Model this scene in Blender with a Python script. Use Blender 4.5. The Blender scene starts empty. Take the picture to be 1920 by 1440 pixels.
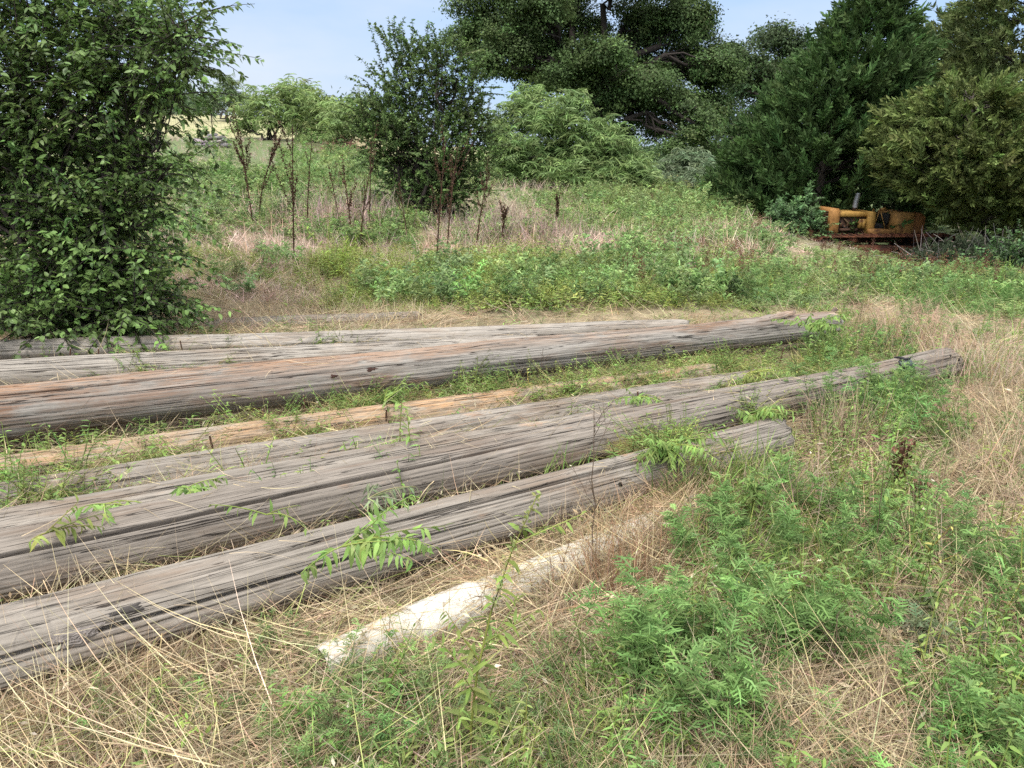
import bpy, math, random
import numpy as np
from mathutils import Vector, Matrix
PI = math.pi
rng = np.random.default_rng(7)
random.seed(7)
scene = bpy.context.scene
COL = scene.collection

# ------------------------------------------------------------------ camera
CAMZ, PITCH, FPX = 1.6, math.radians(17.2), 1440.0
cam_d = bpy.data.cameras.new('camera'); cam = bpy.data.objects.new('camera', cam_d); COL.objects.link(cam)
cam_d.sensor_width = 36; cam_d.lens = 27.0; cam_d.clip_start = 0.05; cam_d.clip_end = 3000
cam.location = (0, 0, CAMZ); cam.rotation_euler = (PI/2 - PITCH, 0, 0)
scene.camera = cam

# ------------------------------------------------------------------ sky, sun, exposure
SUN_EL, SUN_AZ = math.radians(58), math.radians(205)      # azimuth the light comes FROM, clockwise from +Y
w = bpy.data.worlds.new('World'); scene.world = w; w.use_nodes = True
nt = w.node_tree; nt.nodes.clear()
out = nt.nodes.new('ShaderNodeOutputWorld'); bg = nt.nodes.new('ShaderNodeBackground')
sky = nt.nodes.new('ShaderNodeTexSky'); sky.sky_type = 'NISHITA'; sky.sun_disc = False
sky.sun_elevation = SUN_EL; sky.sun_rotation = SUN_AZ; sky.dust_density = 1.0; sky.ozone_density = 2.0
tc = nt.nodes.new('ShaderNodeTexCoord'); mp = nt.nodes.new('ShaderNodeMapping'); mp.inputs['Scale'].default_value = (1.0, 1.0, 3.2)
nz = nt.nodes.new('ShaderNodeTexNoise'); nz.inputs['Scale'].default_value = 2.6; nz.inputs['Detail'].default_value = 6; nz.inputs['Roughness'].default_value = .5
cr = nt.nodes.new('ShaderNodeValToRGB'); cr.color_ramp.elements[0].position = .35; cr.color_ramp.elements[1].position = .72
cr.color_ramp.elements[0].color = (.84, .84, .84, 1); cr.color_ramp.elements[1].color = (.98, .98, .98, 1)
mx = nt.nodes.new('ShaderNodeMix'); mx.data_type = 'RGBA'
veil = nt.nodes.new('ShaderNodeMix'); veil.data_type = 'RGBA'
veil.inputs[6].default_value = (1.25, 1.8, 2.85, 1); veil.inputs[7].default_value = (2.25, 2.55, 3.0, 1)
L = nt.links.new
L(tc.outputs['Generated'], mp.inputs['Vector']); L(mp.outputs[0], nz.inputs['Vector']); L(nz.outputs['Fac'], cr.inputs['Fac'])
L(cr.outputs['Color'], mx.inputs[0]); L(sky.outputs[0], mx.inputs[6]); L(veil.outputs[2], mx.inputs[7]); vr = nt.nodes.new('ShaderNodeMapRange'); vr.inputs['From Min'].default_value = .36; vr.inputs['From Max'].default_value = .66; L(nz.outputs['Fac'], vr.inputs['Value']); L(vr.outputs[0], veil.inputs[0])
# unseen bright cloud overhead, added above the view to fill the shadows
geo = nt.nodes.new('ShaderNodeSeparateXYZ'); L(tc.outputs['Generated'], geo.inputs[0])
el = nt.nodes.new('ShaderNodeMapRange'); el.interpolation_type = 'SMOOTHSTEP'; el.inputs['From Min'].default_value = .22; el.inputs['From Max'].default_value = .65
over = nt.nodes.new('ShaderNodeMix'); over.data_type = 'RGBA'; over.inputs[7].default_value = (7.6, 7.5, 7.4, 1)
L(geo.outputs['Z'], el.inputs['Value']); L(el.outputs[0], over.inputs[0]); L(mx.outputs[2], over.inputs[6])
L(over.outputs[2], bg.inputs['Color']); bg.inputs['Strength'].default_value = .12
L(bg.outputs[0], out.inputs['Surface'])
sd = bpy.data.lights.new('sun', 'SUN'); sd.energy = 1.3; sd.angle = math.radians(20); sd.color = (1, .96, .9)
so = bpy.data.objects.new('sun', sd); COL.objects.link(so)
sdir = Vector((math.sin(SUN_AZ)*math.cos(SUN_EL), math.cos(SUN_AZ)*math.cos(SUN_EL), math.sin(SUN_EL)))
so.rotation_euler = sdir.to_track_quat('Z', 'Y').to_euler(); so.location = (0, -5, 20)
vs = scene.view_settings; vs.view_transform = 'Standard'; vs.look = 'None'; vs.exposure = 1.42; vs.gamma = 1
scene.cycles.max_bounces = 6; scene.cycles.diffuse_bounces = 2; scene.cycles.transmission_bounces = 3
scene.cycles.use_adaptive_sampling = True; scene.cycles.adaptive_threshold = 0.015
scene.cycles.use_denoising = False

# ------------------------------------------------------------------ pixels of the survey <-> world
def ray(u, v):
    x = (u-960)/FPX; y = (v-720)/FPX; s, c = math.sin(PITCH), math.cos(PITCH)
    return np.array([x, c - s*y, -s - c*y])
def at(u, v, t): return np.array([0, 0, CAMZ]) + ray(u, v)*t
def plane(u, v, z):
    d = ray(u, v); return np.array([0, 0, CAMZ]) + d*((z-CAMZ)/d[2])
def project(p):
    p = np.asarray(p, float); s, c = math.sin(PITCH), math.cos(PITCH)
    x, y, z = p[..., 0], p[..., 1], p[..., 2]-CAMZ
    t = np.maximum(y*c - z*s, .05)
    return 960 + FPX*x/t, 720 - FPX*(y*s + z*c)/t, t

# ------------------------------------------------------------------ terrain
def h2(i, j, seed):
    n = np.sin(i*127.1 + j*311.7 + seed*74.7)*43758.5453
    return n - np.floor(n)
def vnoise(x, y, sc, seed=0):
    x = np.asarray(x)*sc; y = np.asarray(y)*sc
    i = np.floor(x); j = np.floor(y); f = x-i; g = y-j
    f = f*f*(3-2*f); g = g*g*(3-2*g)
    a = h2(i, j, seed); b = h2(i+1, j, seed); c = h2(i, j+1, seed); d = h2(i+1, j+1, seed)
    return (a*(1-f)+b*f)*(1-g) + (c*(1-f)+d*f)*g
AX = [-.8, -.32, -.21, -.1, .13, .30, .41, .47, .67, .9]
AS = [.070, .068, .056, .026, .012, -.02, -.07, -.092, -.115, -.115]
def ground(x, y):
    x = np.asarray(x, float); y = np.asarray(y, float)
    a = x/np.maximum(y, 3.0)
    s = np.interp(a, AX, AS)
    ye = np.maximum(y-7, 0); ye = np.where(ye < 3, ye*ye/6, ye-1.5)
    ye = np.where(s < 0, np.minimum(ye, 16), np.minimum(ye, 60))
    z = s*ye
    near = np.clip(1-np.abs(y-3.5)/6, 0, 1)*np.clip(1-np.abs(x)/9, 0, 1)
    z += (vnoise(x, y, .5, 3)-.5)*.22*(1-near) + (vnoise(x, y, 2.1, 5)-.5)*.05
    return z
def on_ground(u, v):
    d = ray(u, v); t = 1.0; p = np.array([0, 0, CAMZ])
    while t < 400:
        q = p + d*t
        if q[2] <= ground(q[0], q[1]): return q
        t += .01*max(t, 1)
    return p + d*60
def gz(x, y): return float(ground(x, y))

# ------------------------------------------------------------------ mesh builder
def nrm(a): return a/np.maximum(np.linalg.norm(a, axis=-1, keepdims=True), 1e-9)
class MB:
    def __init__(s): s.v = []; s.f = []; s.c = []; s.n = 0
    def add(s, V, F, C):
        V = np.asarray(V, np.float32).reshape(-1, 3); C = np.asarray(C, np.float32)
        if C.ndim == 1: C = np.broadcast_to(C, V.shape)
        s.v.append(V); s.f.append(np.asarray(F, np.int64).reshape(-1, 4)+s.n); s.c.append(C.reshape(-1, 3)); s.n += len(V)
        return s
    def arrays(s): return np.concatenate(s.v), np.concatenate(s.f), np.concatenate(s.c)
    def build(s, name, mat, parent=None, origin=(0, 0, 0), smooth=False):
        V, F, C = s.arrays(); V = V - np.asarray(origin, np.float32)
        me = bpy.data.meshes.new(name)
        me.vertices.add(len(V)); me.vertices.foreach_set('co', V.astype(np.float32).ravel())
        me.loops.add(F.size); me.loops.foreach_set('vertex_index', F.astype(np.int32).ravel())
        me.polygons.add(len(F)); me.polygons.foreach_set('loop_start', np.arange(0, F.size, 4, dtype=np.int32))
        if smooth: me.polygons.foreach_set('use_smooth', np.ones(len(F), bool))
        at_ = me.color_attributes.new('Col', 'FLOAT_COLOR', 'POINT')
        at_.data.foreach_set('color', np.concatenate([C, np.ones((len(C), 1), np.float32)], 1).astype(np.float32).ravel())
        me.update(calc_edges=True)
        me.materials.append(mat)
        o = bpy.data.objects.new(name, me); COL.objects.link(o)
        if parent is not None: o.parent = parent
        else: o.location = origin
        return o
def col_jit(c, n, j=.18, hue=.08):
    c = np.asarray(c, float); b = rng.normal(1, j, (n, 1)).clip(.45, 1.7)
    return (c*b*rng.normal(1, hue, (n, 3)).clip(.6, 1.4)).clip(.004, .9)
def ribbons(mb, P, W, C, ref=None):
    N, K, _ = P.shape
    T = nrm(np.gradient(P, axis=1))
    if ref is None: ref = nrm(rng.normal(size=(N, 1, 3)))
    S = nrm(np.cross(T, np.broadcast_to(ref, T.shape)))
    W = np.asarray(W); W = W[:, :, None] if W.ndim == 2 else W[:, None, None]
    V = np.stack([P-S*W, P+S*W], 2).reshape(-1, 3)
    b = (np.arange(N)[:, None]*K + np.arange(K-1)[None])*2
    F = np.stack([b, b+1, b+3, b+2], -1)
    C = np.asarray(C)
    if C.ndim == 2: C = np.repeat(C, K*2, 0)
    mb.add(V, F, C)
def blades(mb, base, phi, Lg, th0, dth, wd, C, K=4, flat=False):
    """tapering arcs: th is the lean from vertical, growing along the blade"""
    N = len(base); s = np.linspace(0, 1, K)[None]
    th = th0[:, None] + dth[:, None]*s
    d = np.stack([np.sin(th)*np.cos(phi)[:, None], np.sin(th)*np.sin(phi)[:, None], np.cos(th)], -1)
    st = np.zeros((N, K, 3)); st[:, 1:] = (d[:, :-1]+d[:, 1:])/2*(Lg[:, None, None]/(K-1))
    P = base[:, None] + np.cumsum(st, 1)
    W = wd[:, None]*(1-.88*s**1.5)
    ref = np.tile(np.array([[[0, 0, 1.0]]]), (N, 1, 1)) + rng.normal(0, .35, (N, 1, 3)) if flat else None
    ribbons(mb, P, W, C, ref)
    return P
def tubes(mb, P, R, C, sides=4):
    P = np.asarray(P, float); N, K, _ = P.shape
    T = nrm(np.gradient(P, axis=1))
    ref = np.where(np.abs(T[..., 2:3]) > .9, np.array([1.0, 0, 0]), np.array([0, 0, 1.0]))
    A = nrm(np.cross(T, ref)); B = np.cross(T, A)
    an = np.arange(sides)*2*PI/sides
    R = np.asarray(R, float)
    if R.ndim == 1: R = np.repeat(R[None], N, 0)
    V = P[:, :, None] + R[:, :, None, None]*(A[:, :, None]*np.cos(an)[None, None, :, None] + B[:, :, None]*np.sin(an)[None, None, :, None])
    i = (np.arange(N)[:, None, None]*K + np.arange(K-1)[None, :, None])*sides
    j = np.arange(sides)[None, None]; j2 = (j+1) % sides
    F = np.stack([i+j, i+j2, i+sides+j2, i+sides+j], -1)
    C = np.asarray(C)
    if C.ndim == 2: C = np.repeat(C, K*sides, 0)
    mb.add(V, F, C)
def leaves(mb, pos, d, nm, Lg, Wd, C, fold=.18, curl=.12):
    """folded pointed leaf: base, two side points per side, midrib, tip"""
    d = nrm(d); s = nrm(np.cross(d, nm)); n = np.cross(s, d)
    Lg = np.broadcast_to(np.asarray(Lg, float), (len(pos),))[:, None]; Wd = np.broadcast_to(np.asarray(Wd, float), (len(pos),))[:, None]
    b = pos; t = pos + d*Lg - n*Lg*curl*1.6
    m1 = pos + d*Lg*.3 - n*Wd*fold; m2 = pos + d*Lg*.68 - n*(Wd*fold*.8+Lg*curl*.6)
    l1 = pos + d*Lg*.3 + s*Wd*.5; r1 = pos + d*Lg*.3 - s*Wd*.5
    l2 = pos + d*Lg*.68 + s*Wd*.38 - n*Lg*curl*.6; r2 = pos + d*Lg*.68 - s*Wd*.38 - n*Lg*curl*.6
    V = np.stack([b, l1, m1, r1, l2, m2, r2, t], 1)
    k = np.arange(len(pos))[:, None]*8
    # tip and base closed by two quads each side sharing the midrib
    F = np.concatenate([k+np.array([[0, 1, 2, 3]]), k+np.array([[1, 4, 5, 2]]), k+np.array([[2, 5, 6, 3]]), k+np.array([[4, 7, 6, 5]])], 0)
    mb.add(V, F, np.repeat(C, 8, 0))
def sleaves(mb, pos, d, nm, Lg, Wd, C):
    """one-quad rhombic leaf for far crowns"""
    d = nrm(d); s = nrm(np.cross(d, nm)); n = np.cross(s, d)
    Lg = np.broadcast_to(np.asarray(Lg, float), (len(pos),))[:, None]; Wd = np.broadcast_to(np.asarray(Wd, float), (len(pos),))[:, None]
    V = np.stack([pos, pos+d*Lg*.5+s*Wd*.5+n*Wd*.15, pos+d*Lg, pos+d*Lg*.45-s*Wd*.5+n*Wd*.15], 1)
    F = np.arange(len(pos))[:, None]*4 + np.arange(4)[None]
    mb.add(V, F, np.repeat(C, 4, 0))
def tile(mb, proto, T, ang, sc, cm, tilt=None, scz=None):
    V, F, C = proto; N = len(T)
    c, s = np.cos(ang), np.sin(ang)
    x = V[None, :, 0]*c[:, None] - V[None, :, 1]*s[:, None]
    y = V[None, :, 0]*s[:, None] + V[None, :, 1]*c[:, None]
    z = np.repeat(V[None, :, 2], N, 0)
    Q = np.stack([x, y, z], -1)*sc[:, None, None]
    if scz is not None: Q[..., 2] *= scz[:, None]
    if tilt is not None: Q[..., :2] += Q[..., 2:3]*tilt[:, None, :]
    Q = Q + T[:, None]
    Fa = F[None] + (np.arange(N)*len(V))[:, None, None]
    mb.add(Q, Fa, (C[None]*cm[:, None]).clip(.003, .9))
def tile_dir(mb, proto, T, D, sc, cm):
    """proto grows along +Z; turned so +Z follows D"""
    V, F, C = proto; N = len(T)
    Z = nrm(D); R = nrm(rng.normal(size=(N, 3))); X = nrm(np.cross(R, Z)); Y = np.cross(Z, X)
    Q = (V[None, :, 0:1]*X[:, None] + V[None, :, 1:2]*Y[:, None] + V[None, :, 2:3]*Z[:, None])*sc[:, None, None] + T[:, None]
    Fa = F[None] + (np.arange(N)*len(V))[:, None, None]
    mb.add(Q, Fa, (C[None]*cm[:, None]).clip(.003, .9))
def box(mb, c, s, C, rot=None):
    V = np.array([[x, y, z] for z in (-.5, .5) for y in (-.5, .5) for x in (-.5, .5)])*np.array(s)
    if rot is not None: V = V @ np.array(rot).T
    F = [[0, 2, 3, 1], [4, 5, 7, 6], [0, 1, 5, 4], [2, 6, 7, 3], [0, 4, 6, 2], [1, 3, 7, 5]]
    mb.add(V+np.array(c), F, np.array(C, float)); return mb
def prism(mb, poly, y0, y1, C, bev=.02):
    """outline in X-Z (convex-ish), extruded along Y with a small bevel ring"""
    P = np.array(poly, float); cen = P.mean(0); n = len(P)
    ins = P + nrm(cen-P)*bev
    rings = [np.c_[ins[:, 0], np.full(n, y0), ins[:, 1]], np.c_[P[:, 0], np.full(n, y0+bev), P[:, 1]], np.c_[P[:, 0], np.full(n, y1-bev), P[:, 1]], np.c_[ins[:, 0], np.full(n, y1), ins[:, 1]]]
    c0 = np.c_[cen[0]+(ins[:, 0]-cen[0])*.02, np.full(n, y0), cen[1]+(ins[:, 1]-cen[1])*.02]
    c1 = c0.copy(); c1[:, 1] = y1
    rings = [c0]+rings+[c1]; V = np.concatenate(rings); F = []
    for k in range(5):
        for i in range(n):
            j = (i+1) % n; F.append([k*n+i, k*n+j, (k+1)*n+j, (k+1)*n+i])
    mb.add(V, F, np.array(C, float)); return mb
def cyl(mb, p0, p1, r0, r1, C, sides=14, cap=True):
    p0 = np.array(p0, float); p1 = np.array(p1, float); d = p1-p0; e = d*.0005
    P = [p0, p0+e*0+d*1e-4, p1-d*1e-4, p1] if cap else [p0, p1]; R = [r0*.02, r0, r1, r1*.02] if cap else [r0, r1]
    tubes(mb, np.array([P]), np.array(R), np.array([C], float), sides); return mb

# ------------------------------------------------------------------ things
def tag(o, label=None, cat=None, group=None, kind=None):
    if label: o['label'] = label
    if cat: o['category'] = cat
    if group: o['group'] = group
    if kind: o['kind'] = kind
    return o
def thing(name, label, cat, loc, rz=0, group=None):
    o = bpy.data.objects.new(name, None); o.empty_display_size = .2; COL.objects.link(o)
    o.location = [float(q) for q in loc]; o.rotation_euler = (0, 0, rz)
    return tag(o, label, cat, group)

# ------------------------------------------------------------------ materials
def mat(name):
    m = bpy.data.materials.new(name); m.use_nodes = True; m.node_tree.nodes.clear()
    return m, m.node_tree.nodes, m.node_tree.links.new
def leaf_mat(name, trans=.3, rough=.55, spec=.3, nscale=6.0, var=.35):
    m, N, Lk = mat(name)
    o = N.new('ShaderNodeOutputMaterial'); p = N.new('ShaderNodeBsdfPrincipled'); t = N.new('ShaderNodeBsdfTranslucent'); mix = N.new('ShaderNodeMixShader')
    a = N.new('ShaderNodeAttribute'); a.attribute_name = 'Col'
    tcn = N.new('ShaderNodeTexCoord'); n = N.new('ShaderNodeTexNoise'); n.inputs['Scale'].default_value = nscale; n.inputs['Detail'].default_value = 3
    mr = N.new('ShaderNodeMapRange'); mr.inputs['From Min'].default_value = .3; mr.inputs['From Max'].default_value = .7; mr.inputs['To Min'].default_value = 1-var; mr.inputs['To Max'].default_value = 1+var
    hs = N.new('ShaderNodeHueSaturation'); hs.inputs['Saturation'].default_value = 1
    Lk(tcn.outputs['Object'], n.inputs['Vector']); Lk(n.outputs['Fac'], mr.inputs['Value']); Lk(mr.outputs[0], hs.inputs['Value']); Lk(a.outputs['Color'], hs.inputs['Color'])
    Lk(hs.outputs[0], p.inputs['Base Color']); Lk(hs.outputs[0], t.inputs['Color'])
    p.inputs['Roughness'].default_value = rough; p.inputs['Specular IOR Level'].default_value = spec
    mix.inputs[0].default_value = trans
    Lk(p.outputs[0], mix.inputs[1]); Lk(t.outputs[0], mix.inputs[2]); Lk(mix.outputs[0], o.inputs['Surface'])
    return m
M_LEAF = leaf_mat('leaf', .30, .6, .18)
M_GLOSS = leaf_mat('glossy_leaf', .28, .42, .30, 9)
M_CEDAR = leaf_mat('cedar_scale', .2, .7, .15, 3)
M_DRY = leaf_mat('dry_stalk', .12, .7, .2, 12, .25)
def rough_mat(name, scale=20, var=.4, bump=.4, rough=.85, metal=0, spots=None, spot_scale=8, spot_lo=.5, spot_hi=.6, stretch=(1, 1, 1)):
    """attribute colour, noise variation, bump; optional second colour in patches"""
    m, N, Lk = mat(name)
    o = N.new('ShaderNodeOutputMaterial'); p = N.new('ShaderNodeBsdfPrincipled')
    a = N.new('ShaderNodeAttribute'); a.attribute_name = 'Col'
    tcn = N.new('ShaderNodeTexCoord'); mpn = N.new('ShaderNodeMapping'); mpn.inputs['Scale'].default_value = stretch
    n = N.new('ShaderNodeTexNoise'); n.inputs['Scale'].default_value = scale; n.inputs['Detail'].default_value = 8; n.inputs['Roughness'].default_value = .65
    mr = N.new('ShaderNodeMapRange'); mr.inputs['From Min'].default_value = .3; mr.inputs['From Max'].default_value = .7; mr.inputs['To Min'].default_value = 1-var; mr.inputs['To Max'].default_value = 1+var
    hs = N.new('ShaderNodeHueSaturation')
    Lk(tcn.outputs['Object'], mpn.inputs[0]); Lk(mpn.outputs[0], n.inputs['Vector']); Lk(n.outputs['Fac'], mr.inputs['Value']); Lk(mr.outputs[0], hs.inputs['Value'])
    if spots:
        n2 = N.new('ShaderNodeTexNoise'); n2.inputs['Scale'].default_value = spot_scale; n2.inputs['Detail'].default_value = 6; n2.inputs['Roughness'].default_value = .7
        r2 = N.new('ShaderNodeMapRange'); r2.inputs['From Min'].default_value = spot_lo; r2.inputs['From Max'].default_value = spot_hi
        mxn = N.new('ShaderNodeMix'); mxn.data_type = 'RGBA'; mxn.inputs[7].default_value = (*spots, 1)
        Lk(mpn.outputs[0], n2.inputs['Vector']); Lk(n2.outputs['Fac'], r2.inputs['Value']); Lk(r2.outputs[0], mxn.inputs[0]); Lk(a.outputs['Color'], mxn.inputs[6]); Lk(mxn.outputs[2], hs.inputs['Color'])
    else: Lk(a.outputs['Color'], hs.inputs['Color'])
    b = N.new('ShaderNodeBump'); b.inputs['Strength'].default_value = bump; b.inputs['Distance'].default_value = .02
    Lk(n.outputs['Fac'], b.inputs['Height']); Lk(b.outputs[0], p.inputs['Normal'])
    Lk(hs.outputs[0], p.inputs['Base Color']); p.inputs['Roughness'].default_value = rough; p.inputs['Metallic'].default_value = metal
    p.inputs['Specular IOR Level'].default_value = .3
    Lk(p.outputs[0], o.inputs['Surface'])
    return m
M_BARK = rough_mat('bark', 14, .45, .7, .9, stretch=(1, 1, .25))
M_SOIL = rough_mat('soil', 5, .4, .8, .95)
M_STONE = rough_mat('stone', 6, .35, .7, .9, spots=(.12, .115, .105), spot_scale=5)
M_PAINT = rough_mat('worn_yellow_paint', 9, .3, .35, .7, spots=(.10, .040, .018), spot_scale=2.6, spot_lo=.55, spot_hi=.65)
M_RUST = rough_mat('rusted_steel', 12, .5, .6, .85, spots=(.035, .018, .012), spot_scale=3, spot_lo=.45, spot_hi=.62)
M_STEEL = rough_mat('dull_steel', 20, .3, .2, .5, .6)
M_PVC = rough_mat('white_pvc', 7, .08, .1, .42, spots=(.30, .245, .17), spot_scale=9, spot_lo=.50, spot_hi=.72)
M_HOLE = rough_mat('dark_hole', 30, .3, .2, .95)

def wood_mat(name, base, brown, orange, orange_amt, orange_top, butt=None):
    """weathered pole: X is the grain. grain noise, checks, brown streaks, orange flaked patches"""
    m, N, Lk = mat(name)
    o = N.new('ShaderNodeOutputMaterial'); p = N.new('ShaderNodeBsdfPrincipled'); tcn = N.new('ShaderNodeTexCoord')
    def noise(sx, sc, det=6, ro=.6, off=0.0, dist=0):
        mpn = N.new('ShaderNodeMapping'); mpn.inputs['Scale'].default_value = (sx, 1, 1); mpn.inputs['Location'].default_value = (off, off*.7, off*.3)
        n = N.new('ShaderNodeTexNoise'); n.inputs['Scale'].default_value = sc; n.inputs['Detail'].default_value = det; n.inputs['Roughness'].default_value = ro; n.inputs['Distortion'].default_value = dist
        Lk(tcn.outputs['Object'], mpn.inputs[0]); Lk(mpn.outputs[0], n.inputs['Vector']); return n.outputs['Fac']
    def rng_(v, a, b, c=0, d=1):
        r = N.new('ShaderNodeMapRange'); r.inputs['From Min'].default_value = a; r.inputs['From Max'].default_value = b; r.inputs['To Min'].default_value = c; r.inputs['To Max'].default_value = d
        Lk(v, r.inputs['Value']); return r.outputs[0]
    def math_(op, a, b=None):
        q = N.new('ShaderNodeMath'); q.operation = op
        for i, z in enumerate((a, b)):
            if z is None: continue
            if isinstance(z, (int, float)): q.inputs[i].default_value = z
            else: Lk(z, q.inputs[i])
        return q.outputs[0]
    def mixc(f, a, b):
        q = N.new('ShaderNodeMix'); q.data_type = 'RGBA'; Lk(f, q.inputs[0])
        for i, z in ((6, a), (7, b)):
            if isinstance(z, tuple): q.inputs[i].default_value = (*z, 1)
            else: Lk(z, q.inputs[i])
        return q.outputs[2]
    grain = noise(.07, 95, 4, .7)
    grain2 = noise(.08, 48, 5, .65, 3.1)
    broad = noise(.25, 5, 4, .6, 7.7)
    blotch = noise(.5, 9, 5, .65, 12.3)
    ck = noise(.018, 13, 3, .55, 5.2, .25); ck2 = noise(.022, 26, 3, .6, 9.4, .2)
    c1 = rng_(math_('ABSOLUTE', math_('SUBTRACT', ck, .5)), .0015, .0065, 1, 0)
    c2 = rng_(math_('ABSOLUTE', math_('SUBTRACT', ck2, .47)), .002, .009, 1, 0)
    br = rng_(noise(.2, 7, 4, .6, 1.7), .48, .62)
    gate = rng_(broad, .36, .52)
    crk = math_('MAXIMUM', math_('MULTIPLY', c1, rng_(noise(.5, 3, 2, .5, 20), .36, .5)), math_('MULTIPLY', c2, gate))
    col = mixc(br, base, brown)
    if butt:
        sx = N.new('ShaderNodeSeparateXYZ'); Lk(tcn.outputs['Object'], sx.inputs[0])
        bf = math_('MULTIPLY', math_('MULTIPLY', rng_(sx.outputs['X'], butt[1], butt[0]), rng_(blotch, .36, .56)), rng_(sx.outputs['Z'], -.06, .06))
        col = mixc(bf, col, (.20, .105, .06))
    # orange-brown flaked wood on the upper side
    sep = N.new('ShaderNodeSeparateXYZ'); Lk(tcn.outputs['Object'], sep.inputs[0])
    topm = rng_(sep.outputs['Z'], orange_top[0], orange_top[1])
    om = math_('MULTIPLY', math_('MULTIPLY', topm, rng_(math_('ADD', math_('MULTIPLY', blotch, .6), math_('MULTIPLY', grain2, .4)), .60-orange_amt*.22, .66-orange_amt*.22)), 1.0)
    col = mixc(math_('MULTIPLY', om, rng_(grain2, .3, .6, .5, .95)), col, orange)
    lt = tuple(min(1, q*1.22+.02) for q in base); dk = tuple(q*.52 for q in base)
    col = mixc(rng_(grain2, .5, .72), col, lt)
    col = mixc(rng_(grain, .49, .36, 0, .75), col, dk)
    fine = noise(.045, 150, 3, .6, 15); col = mixc(rng_(fine, .44, .36, 0, .7), col, dk)
    col = mixc(rng_(noise(.5, 2.6, 4, .6, 44), .35, .7, .0, .55), col, tuple(q*.66 for q in base))
    chips = rng_(noise(.16, 38, 4, .65, 27), .64, .68, 0, .9); col = mixc(math_('MULTIPLY', chips, rng_(noise(1, 4, 2, .5, 71), .42, .55)), col, (.035, .026, .022))
    dark = rng_(noise(.35, 6, 5, .7, 31), .69, .74, 0, .7)
    col = mixc(dark, col, (.045, .022, .016))
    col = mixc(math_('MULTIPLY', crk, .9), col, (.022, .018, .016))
    Lk(col, p.inputs['Base Color']); p.inputs['Roughness'].default_value = .88; p.inputs['Specular IOR Level'].default_value = .2
    hgt = math_('ADD', math_('ADD', math_('MULTIPLY', grain, .35), math_('MULTIPLY', grain2, .5)), math_('MULTIPLY', crk, -1.4))
    b = N.new('ShaderNodeBump'); b.inputs['Strength'].default_value = .8; b.inputs['Distance'].default_value = .008
    Lk(hgt, b.inputs['Height']); Lk(b.outputs[0], p.inputs['Normal']); Lk(p.outputs[0], o.inputs['Surface'])
    return m
#EOF-A
# ------------------------------------------------------------------ ground
def make_ground():
    r = np.concatenate([[.02], np.geomspace(.3, 900, 210)]); na = 480
    an = np.linspace(-PI, PI, na, endpoint=False)
    X = r[:, None]*np.sin(an)[None]; Y = r[:, None]*np.cos(an)[None]
    Z = ground(X, Y)
    V = np.stack([X, Y, Z], -1).reshape(-1, 3)
    i = np.arange(len(r)-1)[:, None]*na; j = np.arange(na)[None]; j2 = (j+1) % na
    F = np.stack([i+j, i+na+j, i+na+j2, i+j2], -1)
    a = V[:, 0]/np.maximum(V[:, 1], 3); y = V[:, 1]
    n = vnoise(V[:, 0], V[:, 1], .8, 11)[:, None]
    n = np.clip((n-.3)*2.2, 0, 1); soil = np.array([.085, .066, .045])*(1-n) + np.array([.22, .175, .115])*n
    th_ = np.clip((y-5.5)/1.5, 0, 1)[:, None]*.8; soil = soil*(1-th_)+np.array([.25, .205, .13])*th_
    pasture = np.array([.30, .285, .15])*(.85+.3*vnoise(V[:, 0], V[:, 1], .15, 2))[:, None]
    green = np.array([.10, .13, .05])
    k = np.clip((y-35)/4, 0, 1)[:, None]*np.clip((.1-a)*5, 0, 1)[:, None]
    k2 = np.clip((y-14)/10, 0, 1)[:, None]
    C = soil*(1-k2) + green*k2; C = C*(1-k) + pasture*k
    mb = MB(); mb.add(V, F, C)
    o = mb.build('ground', M_SOIL, smooth=True); tag(o, kind='structure')
make_ground()

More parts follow.
